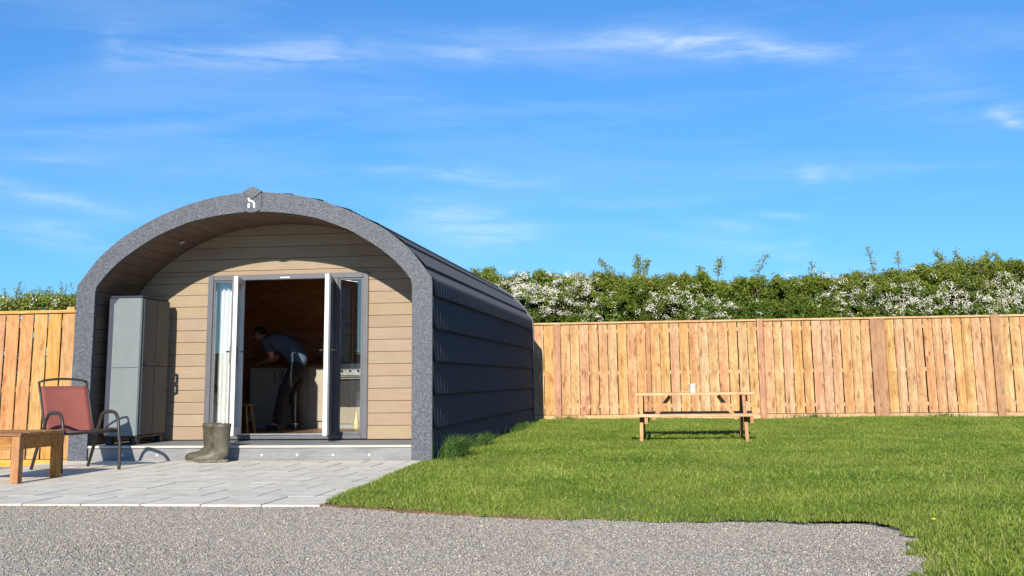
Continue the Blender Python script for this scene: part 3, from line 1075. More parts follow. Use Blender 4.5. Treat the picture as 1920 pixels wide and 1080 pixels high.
# deck
for i in range(7):
    y0 = 0.004 + i * 0.15
    MB().cbox(-1.866, 1.866, y0, min(y0 + 0.146, WY - 0.002), 0.138, 0.165 - (0.0 if i else 0.001), 0.003).build('deck_board', M['deck'], pod)
MB().cbox(-1.866, 1.866, -0.012, 0.002, 0.137, 0.163, 0.003).build('deck_nosing', M['nosing'], pod)
MB().box(-1.862, 1.862, 0.006, 0.026, -0.01, 0.132).build('riser_board', M['deck'], pod)
MB().box(-1.86, 1.86, 0.03, 1.04, 0.0, 0.130).build('deck_joist', M['black'], pod)
lt = None
for k in range(8):
    x = -1.45 + 0.4065 * k
    if lt is None:
        lt = MB().lathe([(0.016, 0.0), (0.016, 0.005), (0.012, 0.007), (0.007, 0.007)], (0, 0, 0), 14).build('step_light', M['chrome'], pod)
        o = lt
    else:
        o = link('step_light', lt.data, None, pod)
    o.location = (x, 0.006, 0.058)
    o.rotation_euler = (PI / 2, 0, 0)

# door set
FY0, FY1 = WY - 0.03, WY + 0.075
fr_ = MB()
fr_.cbox(DX0, DX0 + 0.068, FY0, FY1, DZ0, DZ1, 0.006)
fr_.cbox(DX1 - 0.072, DX1, FY0, FY1, DZ0, DZ1, 0.006)
fr_.cbox(DX0 + 0.0685, DX1 - 0.0725, FY0 + 0.002, FY1, DZ1 - 0.066, DZ1 - 0.001, 0.006)
fr_.cbox(DX0 + 0.0685, DX1 - 0.0725, FY0 + 0.002, FY1, DZ0, DZ0 + 0.05, 0.006)
fr_.cbox(-0.62, -0.545, FY0 + 0.003, FY1 - 0.001, DZ0 + 0.051, DZ1 - 0.067, 0.006)
fr_.cbox(0.645, 0.712, FY0 + 0.003, FY1 - 0.001, DZ0 + 0.051, DZ1 - 0.067, 0.006)
fr_.build('door_frame', M['frame'], pod)
MB().box(-0.54, 0.64, FY0 - 0.012, FY1 + 0.01, DZ0 + 0.052, DZ0 + 0.066).build('threshold', M['steel'], pod)
MB().cbox(-0.02, 0.10, FY0 - 0.004, FY0 + 0.001, DZ1 - 0.05, DZ1 - 0.036, 0.001).build('vent', M['upvc'], pod)
for (xa, xb) in ((DX0 + 0.069, -0.621), (0.713, DX1 - 0.073)):
    za, zb_ = DZ0 + 0.051, DZ1 - 0.067
    sw = MB()
    for (x0, x1, z0, z1) in ((xa, xa + 0.022, za, zb_), (xb - 0.022, xb, za, zb_), (xa + 0.0225, xb - 0.0225, zb_ - 0.022, zb_), (xa + 0.0225, xb - 0.0225, za, za + 0.03)):
        sw.cbox(x0, x1, FY0 + 0.018, FY1 - 0.02, z0, z1, 0.003)
    swo = sw.build('side_window', M['frame'], pod)
    MB().box(xa + 0.0226, xb - 0.0226, FY0 + 0.04, FY0 + 0.046, za + 0.031, zb_ - 0.0225).build('glass', M['glass'], swo)


def leaf(hx, hy, ang, flip):
    """door leaf built hinge at origin, extending +x (flip: -x), outside facing -y when closed"""
    W_, H_ = 0.545, DZ1 - DZ0 - 0.125
    s = -1 if flip else 1
    root = None
    outer, inner = MB(), MB()
    fw = 0.075

    def bx(mb, x0, x1, y0, y1, z0, z1):
        x0, x1 = sorted((s * x0, s * x1))
        mb.cbox(x0, x1, y0, y1, z0, z1, 0.005)
    for mb, ya, yb in ((outer, 0.0, 0.022), (inner, 0.0225, 0.07)):
        bx(mb, 0, fw, ya, yb, 0, H_)
        bx(mb, W_ - fw, W_, ya, yb, 0, H_)
        bx(mb, fw + 0.0005, W_ - fw - 0.0005, ya + 0.001, yb - 0.001, H_ - fw, H_)
        bx(mb, fw + 0.0005, W_ - fw - 0.0005, ya + 0.001, yb - 0.001, 0, fw + 0.02)
    root = outer.build('door', M['frame'], pod)
    root['label'] = 'glazed door leaf, grey outside and white inside, standing open'
    root.location = (hx, hy, DZ0 + 0.062)
    root.rotation_euler = (0, 0, ang)
    inner.build('white_inner_face', M['upvc'], root)
    x0, x1 = sorted((s * (fw + 0.001), s * (W_ - fw - 0.001)))
    MB().box(x0, x1, 0.03, 0.036, fw + 0.021, H_ - fw - 0.001).build('glass', M['glass'], root)
    hd = MB()
    xh = s * (W_ - 0.045)
    for yy, sg in ((-0.002, -1), (0.072, 1)):
        hd.cbox(xh - 0.014, xh + 0.014, min(yy, yy + sg * 0.008), max(yy, yy + sg * 0.008), 0.83, 1.03, 0.003)
        hd.tube([(xh, yy, 0.97), (xh, yy + sg * 0.045, 0.97), (xh - s * 0.03, yy + sg * 0.05, 0.97), (xh - s * 0.12, yy + sg * 0.05, 0.968)], 0.009, 8)
    hd.build('handle', M['black'], root)
    lk = MB()
    xe_ = s * W_
    for z0, z1 in ((0.25, 0.30), (0.62, 0.67), (0.86, 1.02), (1.35, 1.40), (1.62, 1.66)):
        lk.box(min(xe_, xe_ + s * 0.002), max(xe_, xe_ + s * 0.002), 0.036, 0.05, z0, z1)
    lk.build('lock_plates', M['steel'], root)['kind'] = 'stuff'
    return root


leaf(-0.535, FY0 - 0.006, -math.radians(78), False)
leaf(0.655, FY0 - 0.006, math.radians(104), True)

# ------------------------------------------------------------------ interior furniture
ku = thing('kitchen_unit', 'cream kitchen base units with dark wooden worktop inside the pod', 'kitchen cabinet', (0, 3.55, 0.2))
MB().box(-1.30, 1.30, 0.04, 0.58, 0.0, 0.10).build('plinth', M['cream'], ku)
MB().box(-1.34, -0.10, 0.022, 0.58, 0.101, 0.86).build('carcass', M['cream'], ku)
MB().cbox(-1.36, -0.08, -0.02, 0.6, 0.861, 0.90, 0.004).build('worktop', M['worktop'], ku)
MB().box(0.52, 1.30, 0.022, 0.58, 0.101, 0.86).build('carcass', M['cream'], ku)
MB().cbox(0.50, 1.34, -0.02, 0.6, 0.861, 0.90, 0.004).build('worktop', M['worktop'], ku)
dx = [(-1.34, -0.90), (-0.896, -0.48), (-0.476, -0.10), (0.52, 0.90), (0.905, 1.30)]
for i, (a_, b_) in enumerate(dx):
    dr = MB().cbox(a_ + 0.003, b_ - 0.003, 0.0, 0.021, 0.103, 0.855, 0.004).build('cupboard_door', M['cream'], ku)
    hx_ = (b_ - 0.05) if i % 2 == 0 else (a_ + 0.05)
    MB().tube([(hx_, 0.0, 0.80), (hx_, -0.03, 0.785), (hx_, -0.03, 0.68), (hx_, 0.0, 0.665)], 0.008, 6).build('handle', M['black'], dr)
ov = thing('oven', 'stainless steel cooker with black glass oven door seen through the right side window', 'oven', (0.21, 3.55, 0.2))
MB().box(-0.285, 0.285, 0.02, 0.58, 0.0, 0.90).build('body', M['steel'], ov)
MB().cbox(-0.28, 0.28, -0.005, 0.019, 0.30, 0.72, 0.004).build('oven_door', M['black'], ov)
MB().cbox(-0.28, 0.28, -0.003, 0.019, 0.735, 0.87, 0.004).build('control_panel', M['steel'], ov)
MB().cbox(-0.28, 0.28, -0.002, 0.019, 0.06, 0.285, 0.004).build('drawer', M['cream'], ov)
MB().tube([(-0.24, -0.005, 0.69), (-0.24, -0.045, 0.69), (0.24, -0.045, 0.69), (0.24, -0.005, 0.69)], 0.009, 8).build('handle', M['steel'], ov)
kn = None
for k in range(4):
    kb = MB().lathe([(0.02, 0), (0.018, 0.02)], (0, 0, 0), 10).build('knob', M['black'], ov)
    kb.location = (-0.18 + 0.12 * k, -0.003, 0.80)
    kb.rotation_euler = (PI / 2, 0, 0)
pn = thing('saucepan', 'dark saucepan standing on the worktop behind the bending man', 'saucepan', (-0.24, 3.85, 1.1))
MB().lathe([(0.02, 0.0), (0.085, 0.0), (0.09, 0.01), (0.092, 0.085), (0.086, 0.085), (0.084, 0.012)], (0, 0, 0), 18).build('bowl', M['black'], pn, True)
MB().tube([(-0.08, 0, 0.07), (-0.24, -0.06, 0.085)], 0.011, 8).build('handle', M['black'], pn)
bt = MB().lathe([(0.036, 0), (0.04, 0.01), (0.038, 0.10), (0.02, 0.16), (0.014, 0.2), (0.014, 0.235), (0.005, 0.24)], (0, 0, 0), 14).build('bottle', M['bottle'], None, True, (0.36, 3.15, 0.2))
tag(bt, 'pale yellow plastic bottle on the floor by the cooker', 'bottle')
# curtains
for (x0, x1, y0, nm, mt, lab, amp) in ((-0.86, -0.60, 1.22, 'curtain', 'curtain', 'white gathered curtain behind the left side window', 0.028),
                                       (0.965, 1.06, 1.20, 'curtain', 'curtain_beige', 'beige gathered curtain at the edge of the right side window', 0.02)):
    V_, F_ = [], []
    nx, nz = 40, 12
    for k in range(nz + 1):
        for i in range(nx + 1):
            t = i / nx
            zz = 0.24 + (2.08 - 0.24) * k / nz
            pinch = 1 - 0.25 * math.sin(PI * k / nz) ** 2 if mt == 'curtain_beige' else 1
            xx = x1 - (x1 - x0) * (1 - t) * pinch
            V_.append((xx, y0 + amp * math.sin(t * 2 * PI * 4.5 + 0.25 * math.sin(k)), zz))
    for k in range(nz):
        for i in range(nx):
            a_ = k * (nx + 1) + i
            F_.append((a_, a_ + 1, a_ + nx + 2, a_ + nx + 1))
    me = mesh_py(nm, V_, F_, True)
    o = link(nm, me, M[mt])
    sm = o.modifiers.new('thick', 'SOLIDIFY')
    sm.thickness = 0.003
    tag(o, lab, 'curtain')
# small wooden stool just inside
stl = thing('wooden_stool', 'small wooden stool with splayed legs inside the doorway', 'stool', (-0.76, 1.75, 0.2))
MB().cbox(-0.14, 0.14, -0.12, 0.12, 0.36, 0.385, 0.005).build('seat', M['oak_x'], stl)
for sx_, sy_ in ((-1, -1), (1, -1), (1, 1), (-1, 1)):
    MB().tube([(sx_ * 0.10, sy_ * 0.08, 0.36), (sx_ * 0.15, sy_ * 0.13, 0.0)], 0.016, 8).build('leg', M['oak_z'], stl)


# ------------------------------------------------------------------ bending man
def skin_mesh(name, verts, edges, radii, root=0, sub=2):
    me = bpy.data.meshes.new(name + '_tmp')
    me.from_pydata([tuple(v) for v in verts], edges, [])
    o = bpy.data.objects.new(name + '_tmp', me)
    COL.objects.link(o)
    sk = o.modifiers.new('skin', 'SKIN')
    sk.use_smooth_shade = True
    for i, r in enumerate(radii):
        rr = r if hasattr(r, '__len__') else (r, r)
        me.skin_vertices[0].data[i].radius = rr
        me.skin_vertices[0].data[i].use_root = (i == root)
    ss = o.modifiers.new('sub', 'SUBSURF')
    ss.levels = sub
    ss.render_levels = sub
    dg = bpy.context.evaluated_depsgraph_get()
    ev = o.evaluated_get(dg)
    res = bpy.data.meshes.new_from_object(ev, depsgraph=dg)
    res.name = name
    bpy.data.objects.remove(o)
    for p in res.polygons:
        p.use_smooth = True
    return res


class Sk:
    def __init__(s):
        s.v, s.e, s.r = [], [], []

    def p(s, co, r, to=None):
        s.v.append(Vector(co))
        s.r.append(r)
        if to is not None:
            s.e.append((to, len(s.v) - 1))
        return len(s.v) - 1

    def mesh(s, name, sub=2):
        return skin_mesh(name, s.v, s.e, s.r, 0, sub)


man = thing('person', 'man in blue grey shirt and dark trousers bending over the kitchen worktop', 'person', (0, 0, 0))
man.location = (-0.6, 3.1, 0.2)
OFF = Vector((-0.6, 3.1, 0.2))


def L(x, y, z):
    return Vector((x, y, z)) - OFF


hipL, hipR = L(-0.50, 3.03, 1.03), L(-0.50, 3.23, 1.03)
kneeL, ankL, toeL = L(-0.66, 3.0, 0.66), L(-0.72, 2.98, 0.28), L(-0.88, 2.95, 0.225)
kneeR, ankR, toeR = L(-0.56, 3.22, 0.66), L(-0.50, 3.22, 0.28), L(-0.66, 3.21, 0.225)
sp0, sp1, sp2, sp3 = L(-0.48, 3.13, 1.10), L(-0.57, 3.13, 1.29), L(-0.72, 3.14, 1.41), L(-0.86, 3.15, 1.44)
nk, hd0, hd1 = L(-0.98, 3.15, 1.46), L(-1.05, 3.15, 1.50), L(-1.09, 3.15, 1.53)
shL, elL, wrL = L(-0.90, 2.97, 1.40), L(-0.80, 2.96, 1.20), L(-1.00, 3.24, 1.165)
shR, elR, wrR = L(-0.90, 3.33, 1.40), L(-0.93, 3.50, 1.19), L(-1.14, 3.56, 1.15)
b = Sk()
i0 = b.p(sp0, 0.075)
i1 = b.p(sp1, 0.09, i0)
i2 = b.p(sp2, 0.095, i1)
i3 = b.p(sp3, 0.09, i2)
i4 = b.p(nk, 0.055, i3)
i5 = b.p(hd0 + Vector((-0.015, 0, 0.0)), 0.085, i4)
i6 = b.p(L(-1.075, 3.15, 1.545), 0.082, i5)
for hp, kn_, an, to in ((hipL, kneeL, ankL, toeL), (hipR, kneeR, ankR, toeR)):
    j = b.p(hp, 0.05, i0)
    j = b.p(hp.lerp(kn_, 0.5), 0.05, j)
    j = b.p(kn_, 0.055, j)
    j = b.p(kn_.lerp(an, 0.4), 0.052, j)
    j = b.p(an, 0.038, j)
    j = b.p(to, 0.03, j)
for sh_, e_, w_, sd in ((shL, elL, wrL, -1), (shR, elR, wrR, 1)):
    j = b.p(sh_, 0.062, i3)
    j = b.p(sh_.lerp(e_, 0.5), 0.048, j)
    j = b.p(e_, 0.041, j)
    j = b.p(e_.lerp(w_, 0.4), 0.038, j)
    j = b.p(w_, 0.026, j)
    fd = (w_ - e_).normalized()
    side = fd.cross(Vector((0, 0, 1))).normalized()
    palm = b.p(w_ + fd * 0.05 + Vector((0, 0, -0.012)), (0.030, 0.016), j)
    for k, ln in enumerate((0.065, 0.075, 0.07, 0.055)):
        o_ = side * (0.026 - 0.0173 * k)
        f0 = b.p(w_ + fd * 0.088 + o_ + Vector((0, 0, -0.014)), 0.0085, palm)
        f1 = b.p(w_ + fd * (0.088 + ln * 0.55) + o_ * 1.1 + Vector((0, 0, -0.02)), 0.008, f0)
        b.p(w_ + fd * (0.088 + ln) + o_ * 1.1 + Vector((0, 0, -0.034)), 0.007, f1)
    t0 = b.p(w_ + fd * 0.035 + side * 0.04 * (-sd) + Vector((0, 0, -0.015)), 0.010, palm)
    b.p(w_ + fd * 0.075 + side * 0.055 * (-sd) + Vector((0, 0, -0.022)), 0.008, t0)
body = link('body', b.mesh('body', 2), M['skin'], man)
# face details: nose, brow, ear, mouth as one small mesh facing down-left
fc = MB()
fdir = Vector((-0.93, 0, -0.36)).normalized()
upv = Vector((-0.36, 0, 0.93)).normalized()
hc = L(-1.075, 3.15, 1.515)
nose = hc + fdir * 0.062
fc.add([nose + upv * 0.03, nose + Vector((0, 0.016, 0)) - upv * 0.02, nose - Vector((0, 0.016, 0)) - upv * 0.02, nose + fdir * 0.028 - upv * 0.014], [(0, 1, 3), (0, 3, 2), (1, 2, 3), (0, 2, 1)])
for sy in (-1, 1):
    ec = hc + Vector((0, sy * 0.088, 0)) + fdir * 0.0
    fc.tube([ec + upv * 0.03, ec + upv * 0.02 - fdir * 0.018, ec - upv * 0.01 - fdir * 0.014, ec - upv * 0.028], 0.009, 6)
fc.build('face_features', M['skin'], man, True)
ey = MB()
for sy in (-1, 1):
    c0 = hc + fdir * 0.070 + Vector((0, sy * 0.032, 0)) + upv * 0.022
    ey.tube([c0 - Vector((0, 0.012, 0)), c0 + Vector((0, 0.012, 0))], 0.007, 6)
    ey.tube([c0 + upv * 0.018 - Vector((0, 0.016, 0)), c0 + upv * 0.02 + Vector((0, 0.016, 0))], 0.005, 6)
mc = hc + fdir * 0.066 - upv * 0.045
ey.tube([mc - Vector((0, 0.022, 0)), mc + Vector((0, 0.022, 0))], 0.004, 6)
ey.build('eyes_and_mouth', M['hair'], man)
# hair: a close cap over the crown and back of the head
hv_, hf_ = [], []
HN, HM = 9, 20
back = (-fdir * 0.75 + upv * 0.66).normalized()
e1 = Vector((0, 1, 0))
e2 = back.cross(e1).normalized()
hcen = L(-1.062, 3.15, 1.533)
for i in range(HN + 1):
    th = math.radians(92) * i / HN
    for k in range(HM):
        ph = 2 * PI * k / HM
        q = back * math.cos(th) + (e1 * math.cos(ph) * 0.86 + e2 * math.sin(ph)) * math.sin(th)
        rr = 0.100 + 0.004 * pnoise((q.x * 9, q.y * 9, q.z * 9)) - 0.010 * (i == HN)
        hv_.append(hcen + q * rr)
for i in range(HN):
    for k in range(HM):
        k2 = (k + 1) % HM
        hf_.append((i * HM + k, i * HM + k2, (i + 1) * HM + k2, (i + 1) * HM + k))
link('hair', mesh_py('hair', hv_, hf_, True), M['hair'], man)
# shirt: trunk from hem to collar in one run, sleeves branching at the chest
s_ = Sk()
kH = s_.p(L(-0.515, 3.13, 1.06), (0.150, 0.165))
k0 = s_.p(L(-0.485, 3.13, 1.17), (0.158, 0.165), kH)
k1 = s_.p(L(-0.575, 3.13, 1.30), (0.155, 0.165), k0)
k2 = s_.p(L(-0.72, 3.14, 1.41), (0.145, 0.165), k1)
k3 = s_.p(L(-0.86, 3.15, 1.43), (0.125, 0.15), k2)
s_.p(L(-0.955, 3.15, 1.46), 0.072, k3)
for sh_, e_ in ((shL, elL), (shR, elR)):
    j = s_.p(sh_, 0.082, k3)
    j = s_.p(sh_.lerp(e_, 0.45), 0.070, j)
    s_.p(sh_.lerp(e_, 0.74), 0.066, j)
sme = s_.mesh('shirt', 3)
for v_ in sme.vertices:      # slack folds running round the trunk and under the arm
    c_ = v_.co + OFF
    f_ = 0.010 * pnoise((c_.x * 9 + c_.z * 9, c_.y * 7, (c_.z - c_.x) * 5)) + 0.006 * pnoise((c_.x * 22, c_.y * 10, c_.z * 22))
    v_.co += v_.normal * f_
link('shirt', sme, M['shirt'], man)
# trousers
t_ = Sk()
kw = t_.p(L(-0.495, 3.13, 1.20), (0.125, 0.14))
k0 = t_.p(L(-0.475, 3.13, 1.08), (0.135, 0.15), kw)
for hp, kn_, an in ((hipL, kneeL, ankL), (hipR, kneeR, ankR)):
    j = t_.p(hp + Vector((0.0, 0, -0.05)), 0.098, k0)
    j = t_.p(hp.lerp(kn_, 0.5), 0.090, j)
    j = t_.p(kn_, 0.076, j)
    j = t_.p(kn_.lerp(an, 0.5), 0.070, j)
    t_.p(an + Vector((0, 0, -0.01)), 0.064, j)
tme = t_.mesh('trousers', 3)
for v_ in tme.vertices:
    c_ = v_.co + OFF
    v_.co += v_.normal * (0.009 * pnoise((c_.x * 8, c_.y * 8, c_.z * 20)) + 0.005 * pnoise((c_.x * 25, c_.y * 20, c_.z * 30)))
link('trousers', tme, M['trousers'], man)
for an, to in ((ankL, toeL), (ankR, toeR)):
    f_ = Sk()
    j = f_.p(an + Vector((0.02, 0, -0.03)), 0.046)
    j = f_.p(Vector((an.x * 0.5 + to.x * 0.5, an.y * 0.5 + to.y * 0.5, 0.042)), (0.046, 0.04), j)
    f_.p(Vector((to.x, to.y, 0.036)), (0.044, 0.034), j)
    link('shoe', f_.mesh('shoe', 2), M['shoe'], man)

# ------------------------------------------------------------------ storage cabinet on the porch
cb = thing('storage_cabinet', 'tall grey plastic storage cabinet with two doors standing on the porch deck', 'cabinet', (-1.56, 0.5, 0.166))
X0, X1, Y0, Y1 = -0.205, 0.197, -0.35, 0.35
MB().cbox(X0 - 0.012, X1 - 0.004, Y0 + 0.006, Y1 - 0.004, 0.10, 1.665, 0.006).build('body', M['cab_dark'], cb)
MB().cbox(X0, X1, Y0, Y1, 1.666, 1.694, 0.010).build('lid', M['cab_dark'], cb)
sd_ = [(X0 + 0.058, 0.10), (X1 - 0.012, 0.10), (X1 - 0.012, 1.664), (X0 + 0.115, 1.664), (X0 + 0.058, 1.595)]
for ya, yb in ((Y0 - 0.010, Y0 + 0.0055), (Y1 - 0.0035, Y1 + 0.008)):
    MB().prism_xz(sd_, ya, yb).build('side_panel', M['cab_side'], cb)
MB().cbox(X0 + 0.06, X1 - 0.02, Y0 - 0.0125, Y0 - 0.0102, 0.865, 0.871, 0.0005).build('seam', M['cab_door'], cb)
MB().cbox(X1 - 0.011, X1, Y0 - 0.009, Y0 + 0.035, 0.10, 1.664, 0.005).build('corner_trim', M['cab_side'], cb)
for k, (ya, yb) in enumerate(((Y0 + 0.037, -0.003), (0.003, Y1 - 0.004))):
    d_ = MB().cbox(X1 - 0.003, X1 + 0.014, ya, yb, 0.105, 1.66, 0.005).build('door', M['cab_door'], cb)
    y_a, y_b = (-0.27, -0.02) if k == 0 else (0.02, 0.27)
    MB().tube([(X1 + 0.014, y_a, 0.905), (X1 + 0.045, y_a + 0.02, 0.905), (X1 + 0.045, y_b - 0.02, 0.905), (X1 + 0.014, y_b, 0.905)], 0.018, 8).build('handle', M['black'], d_)
MB().cbox(X0 + 0.01, X1 + 0.002, Y0 + 0.012, Y1 - 0.006, 0.075, 0.099, 0.004).build('base', M['black'], cb)
for xx in (X0 + 0.05, X1 - 0.04):
    for yy in (Y0 + 0.06, Y1 - 0.06):
        MB().cbox(xx - 0.035, xx + 0.035, yy - 0.04, yy + 0.04, 0.0, 0.0745, 0.006).build('foot', M['black'], cb)

# ------------------------------------------------------------------ sling chair
F2, S2 = Vector((0.79, -0.613)), Vector((0.613, 0.79))
ch = thing('garden_chair', 'terracotta sling garden chair with dark curved metal arms on the patio', 'chair', (-1.325, -1.25, 0.0), math.atan2(F2.y, F2.x))


def cv(f, s, z):      # local frame: x forward, y to the sitter's left
    return (f, s, z)


def side_path():
    ctrl = [(0.365, 0.0), (0.356, 0.20), (0.335, 0.40), (0.305, 0.50), (0.25, 0.553), (0.17, 0.57), (0.04, 0.568), (-0.03, 0.552), (-0.085, 0.50), (-0.125, 0.42), (-0.23, 0.24), (-0.365, 0.0)]
    P = catmull(ctrl, 3)
    return [(p.x, p.y) for p in P[:-3]] + [ctrl[-1]]


for sg in (-1, 1):
    sp_ = [cv(f, sg * (0.285 + 0.01 * (z < 0.3)), z) for f, z in side_path()]
    MB().tube(sp_, 0.0165, 8, 1.15).build('arm_and_legs', M['chair_frame'], ch, True)
seat_prof = [(0.335, 0.385), (0.31, 0.402), (0.22, 0.402), (0.05, 0.385), (-0.10, 0.372), (-0.17, 0.385), (-0.205, 0.43), (-0.27, 0.58), (-0.35, 0.76), (-0.405, 0.875)]
bf = MB()
for sg in (-1, 1):
    bf.tube([cv(f, sg * 0.252, z) for f, z in seat_prof], 0.012, 8)
top = [cv(-0.405 - 0.014 * math.sin(PI * k / 10), -0.252 + 0.504 * k / 10, 0.875 + 0.032 * math.sin(PI * k / 10) ** 0.6) for k in range(11)]
bf.tube(top, 0.012, 8)
bf.tube([cv(0.335, -0.252, 0.385), cv(0.335, 0.252, 0.385)], 0.011, 8)
bf.tube([cv(-0.12, -0.285, 0.372), cv(-0.12, 0.285, 0.372)], 0.011, 8)
bf.tube([cv(0.318, -0.285, 0.375), cv(0.318, 0.285, 0.375)], 0.011, 8)
bf.build('seat_frame', M['chair_frame'], ch, True)
sl_prof = [(0.33, 0.398), (0.22, 0.398), (0.05, 0.378), (-0.10, 0.362), (-0.16, 0.372), (-0.198, 0.43), (-0.262, 0.58), (-0.343, 0.76), (-0.376, 0.833)]
SP = catmull(sl_prof, 4)
SP = [p for p in SP[:-4]] + [Vector(sl_prof[-1])]
V_, F_ = [], []
nn = 10
for i, p in enumerate(SP):
    for k in range(nn + 1):
        t = k / nn
        sag = 0.022 * math.sin(PI * t)
        V_.append(cv(p.x - sag * (1 if i > len(SP) * 0.5 else 0), -0.248 + 0.496 * t, p.y - sag * (1 if i <= len(SP) * 0.5 else 0)))
for i in range(len(SP) - 1):
    for k in range(nn):
        a_ = i * (nn + 1) + k
        F_.append((a_, a_ + 1, a_ + nn + 2, a_ + nn + 1))
so_ = link('sling', mesh_py('sling', V_, F_, True), M['sling'], ch)
so_.modifiers.new('thick', 'SOLIDIFY').thickness = 0.004

# ------------------------------------------------------------------ low table at left
lt_ = thing('low_table', 'low stained wooden coffee table on the patio at the left edge', 'table', (-1.33, -2.48, 0.0))
TX0, TX1, TY0, TY1 = -0.37, 0.36, -0.37, 0.37
nb = 6
for k in range(nb):
    wdt = (TY1 - TY0) / nb
    MB().cbox(TX0, TX1, TY0 + k * wdt + 0.003, TY0 + (k + 1) * wdt - 0.003, 0.405, 0.432, 0.004).build('top_slat', M['oak_x'], lt_)
for xx in (TX0 + 0.05, TX1 - 0.05):
    for yy in (TY0 + 0.05, TY1 - 0.05):
        MB().cbox(xx - 0.038, xx + 0.038, yy - 0.038, yy + 0.038, 0.0, 0.404, 0.004).build('leg', M['oak_z'], lt_)
for yy in (TY0 + 0.03, TY1 - 0.03):
    MB().cbox(TX0 + 0.09, TX1 - 0.09, yy - 0.012, yy + 0.012, 0.29, 0.403, 0.003).build('apron', M['oak_x'], lt_)
for xx in (TX0 + 0.03, TX1 - 0.03):
    MB().cbox(xx - 0.012, xx + 0.012, TY0 + 0.09, TY1 - 0.09, 0.29, 0.403, 0.003).build('apron', M['oak_x'], lt_)


# ------------------------------------------------------------------ wellington boots
def boot(loc, ang, label, mat='boot'):
    t = thing('wellington_boot', label, 'boot', loc, ang, 'muddy boots by the porch step')
    rings = [(0.0, 0.412, 0, 0.098, 0.088), (0.0, 0.372, 0, 0.097, 0.087), (0.0, 0.368, 0, 0.092, 0.083), (0.0, 0.33, 0, 0.091, 0.082), (0.0, 0.326, 0, 0.089, 0.080), (0, 0.26, 0, 0.086, 0.076),
             (-0.002, 0.20, 0, 0.080, 0.068), (0.0, 0.155, 4, 0.077, 0.062), (0.008, 0.115, 18, 0.083, 0.058),
             (0.03, 0.086, 42, 0.090, 0.055), (0.066, 0.070, 62, 0.078, 0.054), (0.115, 0.060, 80, 0.056, 0.057), (0.17, 0.054, 88, 0.046, 0.059),
             (0.22, 0.051, 90, 0.043, 0.056), (0.258, 0.048, 90, 0.037, 0.048), (0.282, 0.043, 90, 0.024, 0.033), (0.290, 0.04, 90, 0.008, 0.012)]
    n = 18
    V_, F_ = [], []
    for f, z, tl, a_, b_ in rings:
        c_, s_2 = math.cos(math.radians(tl)), math.sin(math.radians(tl))
        for k in range(n):
            ph = 2 * PI * k / n
            q = a_ * math.cos(ph)
            wr = 1 + 0.03 * pnoise((math.cos(ph) * 1.5, z * 22 + math.sin(ph), loc[0] * 9))
            V_.append((f + q * c_ * wr, b_ * math.sin(ph) * wr, max(0.012, z + q * s_2)))
    for i in range(len(rings) - 1):
        for k in range(n):
            k2 = (k + 1) % n
            F_.append((i * n + k, i * n + k2, (i + 1) * n + k2, (i + 1) * n + k))
    F_.append(tuple((len(rings) - 1) * n + k for k in range(n)))
    o = link('upper', mesh_py('upper', V_, F_, True), M[mat], t)
    o.modifiers.new('thick', 'SOLIDIFY').thickness = 0.005
    outl = []
    for k in range(24):
        ph = 2 * PI * k / 24
        f = 0.105 + 0.184 * math.cos(ph)
        wd = 0.050 * math.sin(ph) * (1.0 + 0.14 * math.cos(ph))
        outl.append((f, wd))
    sb = MB()
    N = len(outl)
    sb.add([(f, w_, 0.010) for f, w_ in outl] + [(f, w_, 0.032) for f, w_ in outl], [tuple(range(N)), tuple(range(2 * N - 1, N - 1, -1))] + [(i, (i + 1) % N, N + (i + 1) % N, N + i) for i in range(N)])
    sb.cbox(-0.07, 0.03, -0.036, 0.036, 0.0, 0.0102, 0.003)
    sb.cbox(0.11, 0.265, -0.040, 0.040, 0.0, 0.0101, 0.003)
    sb.build('sole', M['boot_sole'], t)
    return t


boot((-0.172, -0.29, 0), PI + 0.16, 'muddy rubber boot nearer the doorway, right one of the pair by the step')
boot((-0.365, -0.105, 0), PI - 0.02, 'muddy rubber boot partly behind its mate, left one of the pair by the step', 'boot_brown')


# ------------------------------------------------------------------ fences
def fence_run(parent, x_list, boards, y, z_base, z_bot, z_top, mats, pitch_w, cap=True, x_off=0.0):
    pass


FYW = 10.37
fence = thing('garden_fence', 'long orange brown feather edged timber fence along the back of the lawn', 'fence', (6.5, FYW, 0.05))
FO = Vector((6.5, FYW, 0.05))
posts = [(2.375, 2.505), (4.20, 4.285), (6.36, 6.475), (8.495, 8.765), (10.72, 10.875), (12.95, 13.08), (15.1, 15.23)]
ZB, ZT = 0.155, 1.925
cache = {}


def board(w_, h_, mat, name, parent, loc):
    key = (round(w_, 3), round(h_, 2), mat.name, name)
    if key not in cache:
        mb = MB().cbox(-key[0] / 2, key[0] / 2, -0.009, 0.009, -key[1] / 2, key[1] / 2, 0.003)
        o = mb.build(name, mat, parent)
        cache[key] = o.data
    else:
        o = link(name, cache[key], None, parent)
    o.location = loc
    return o


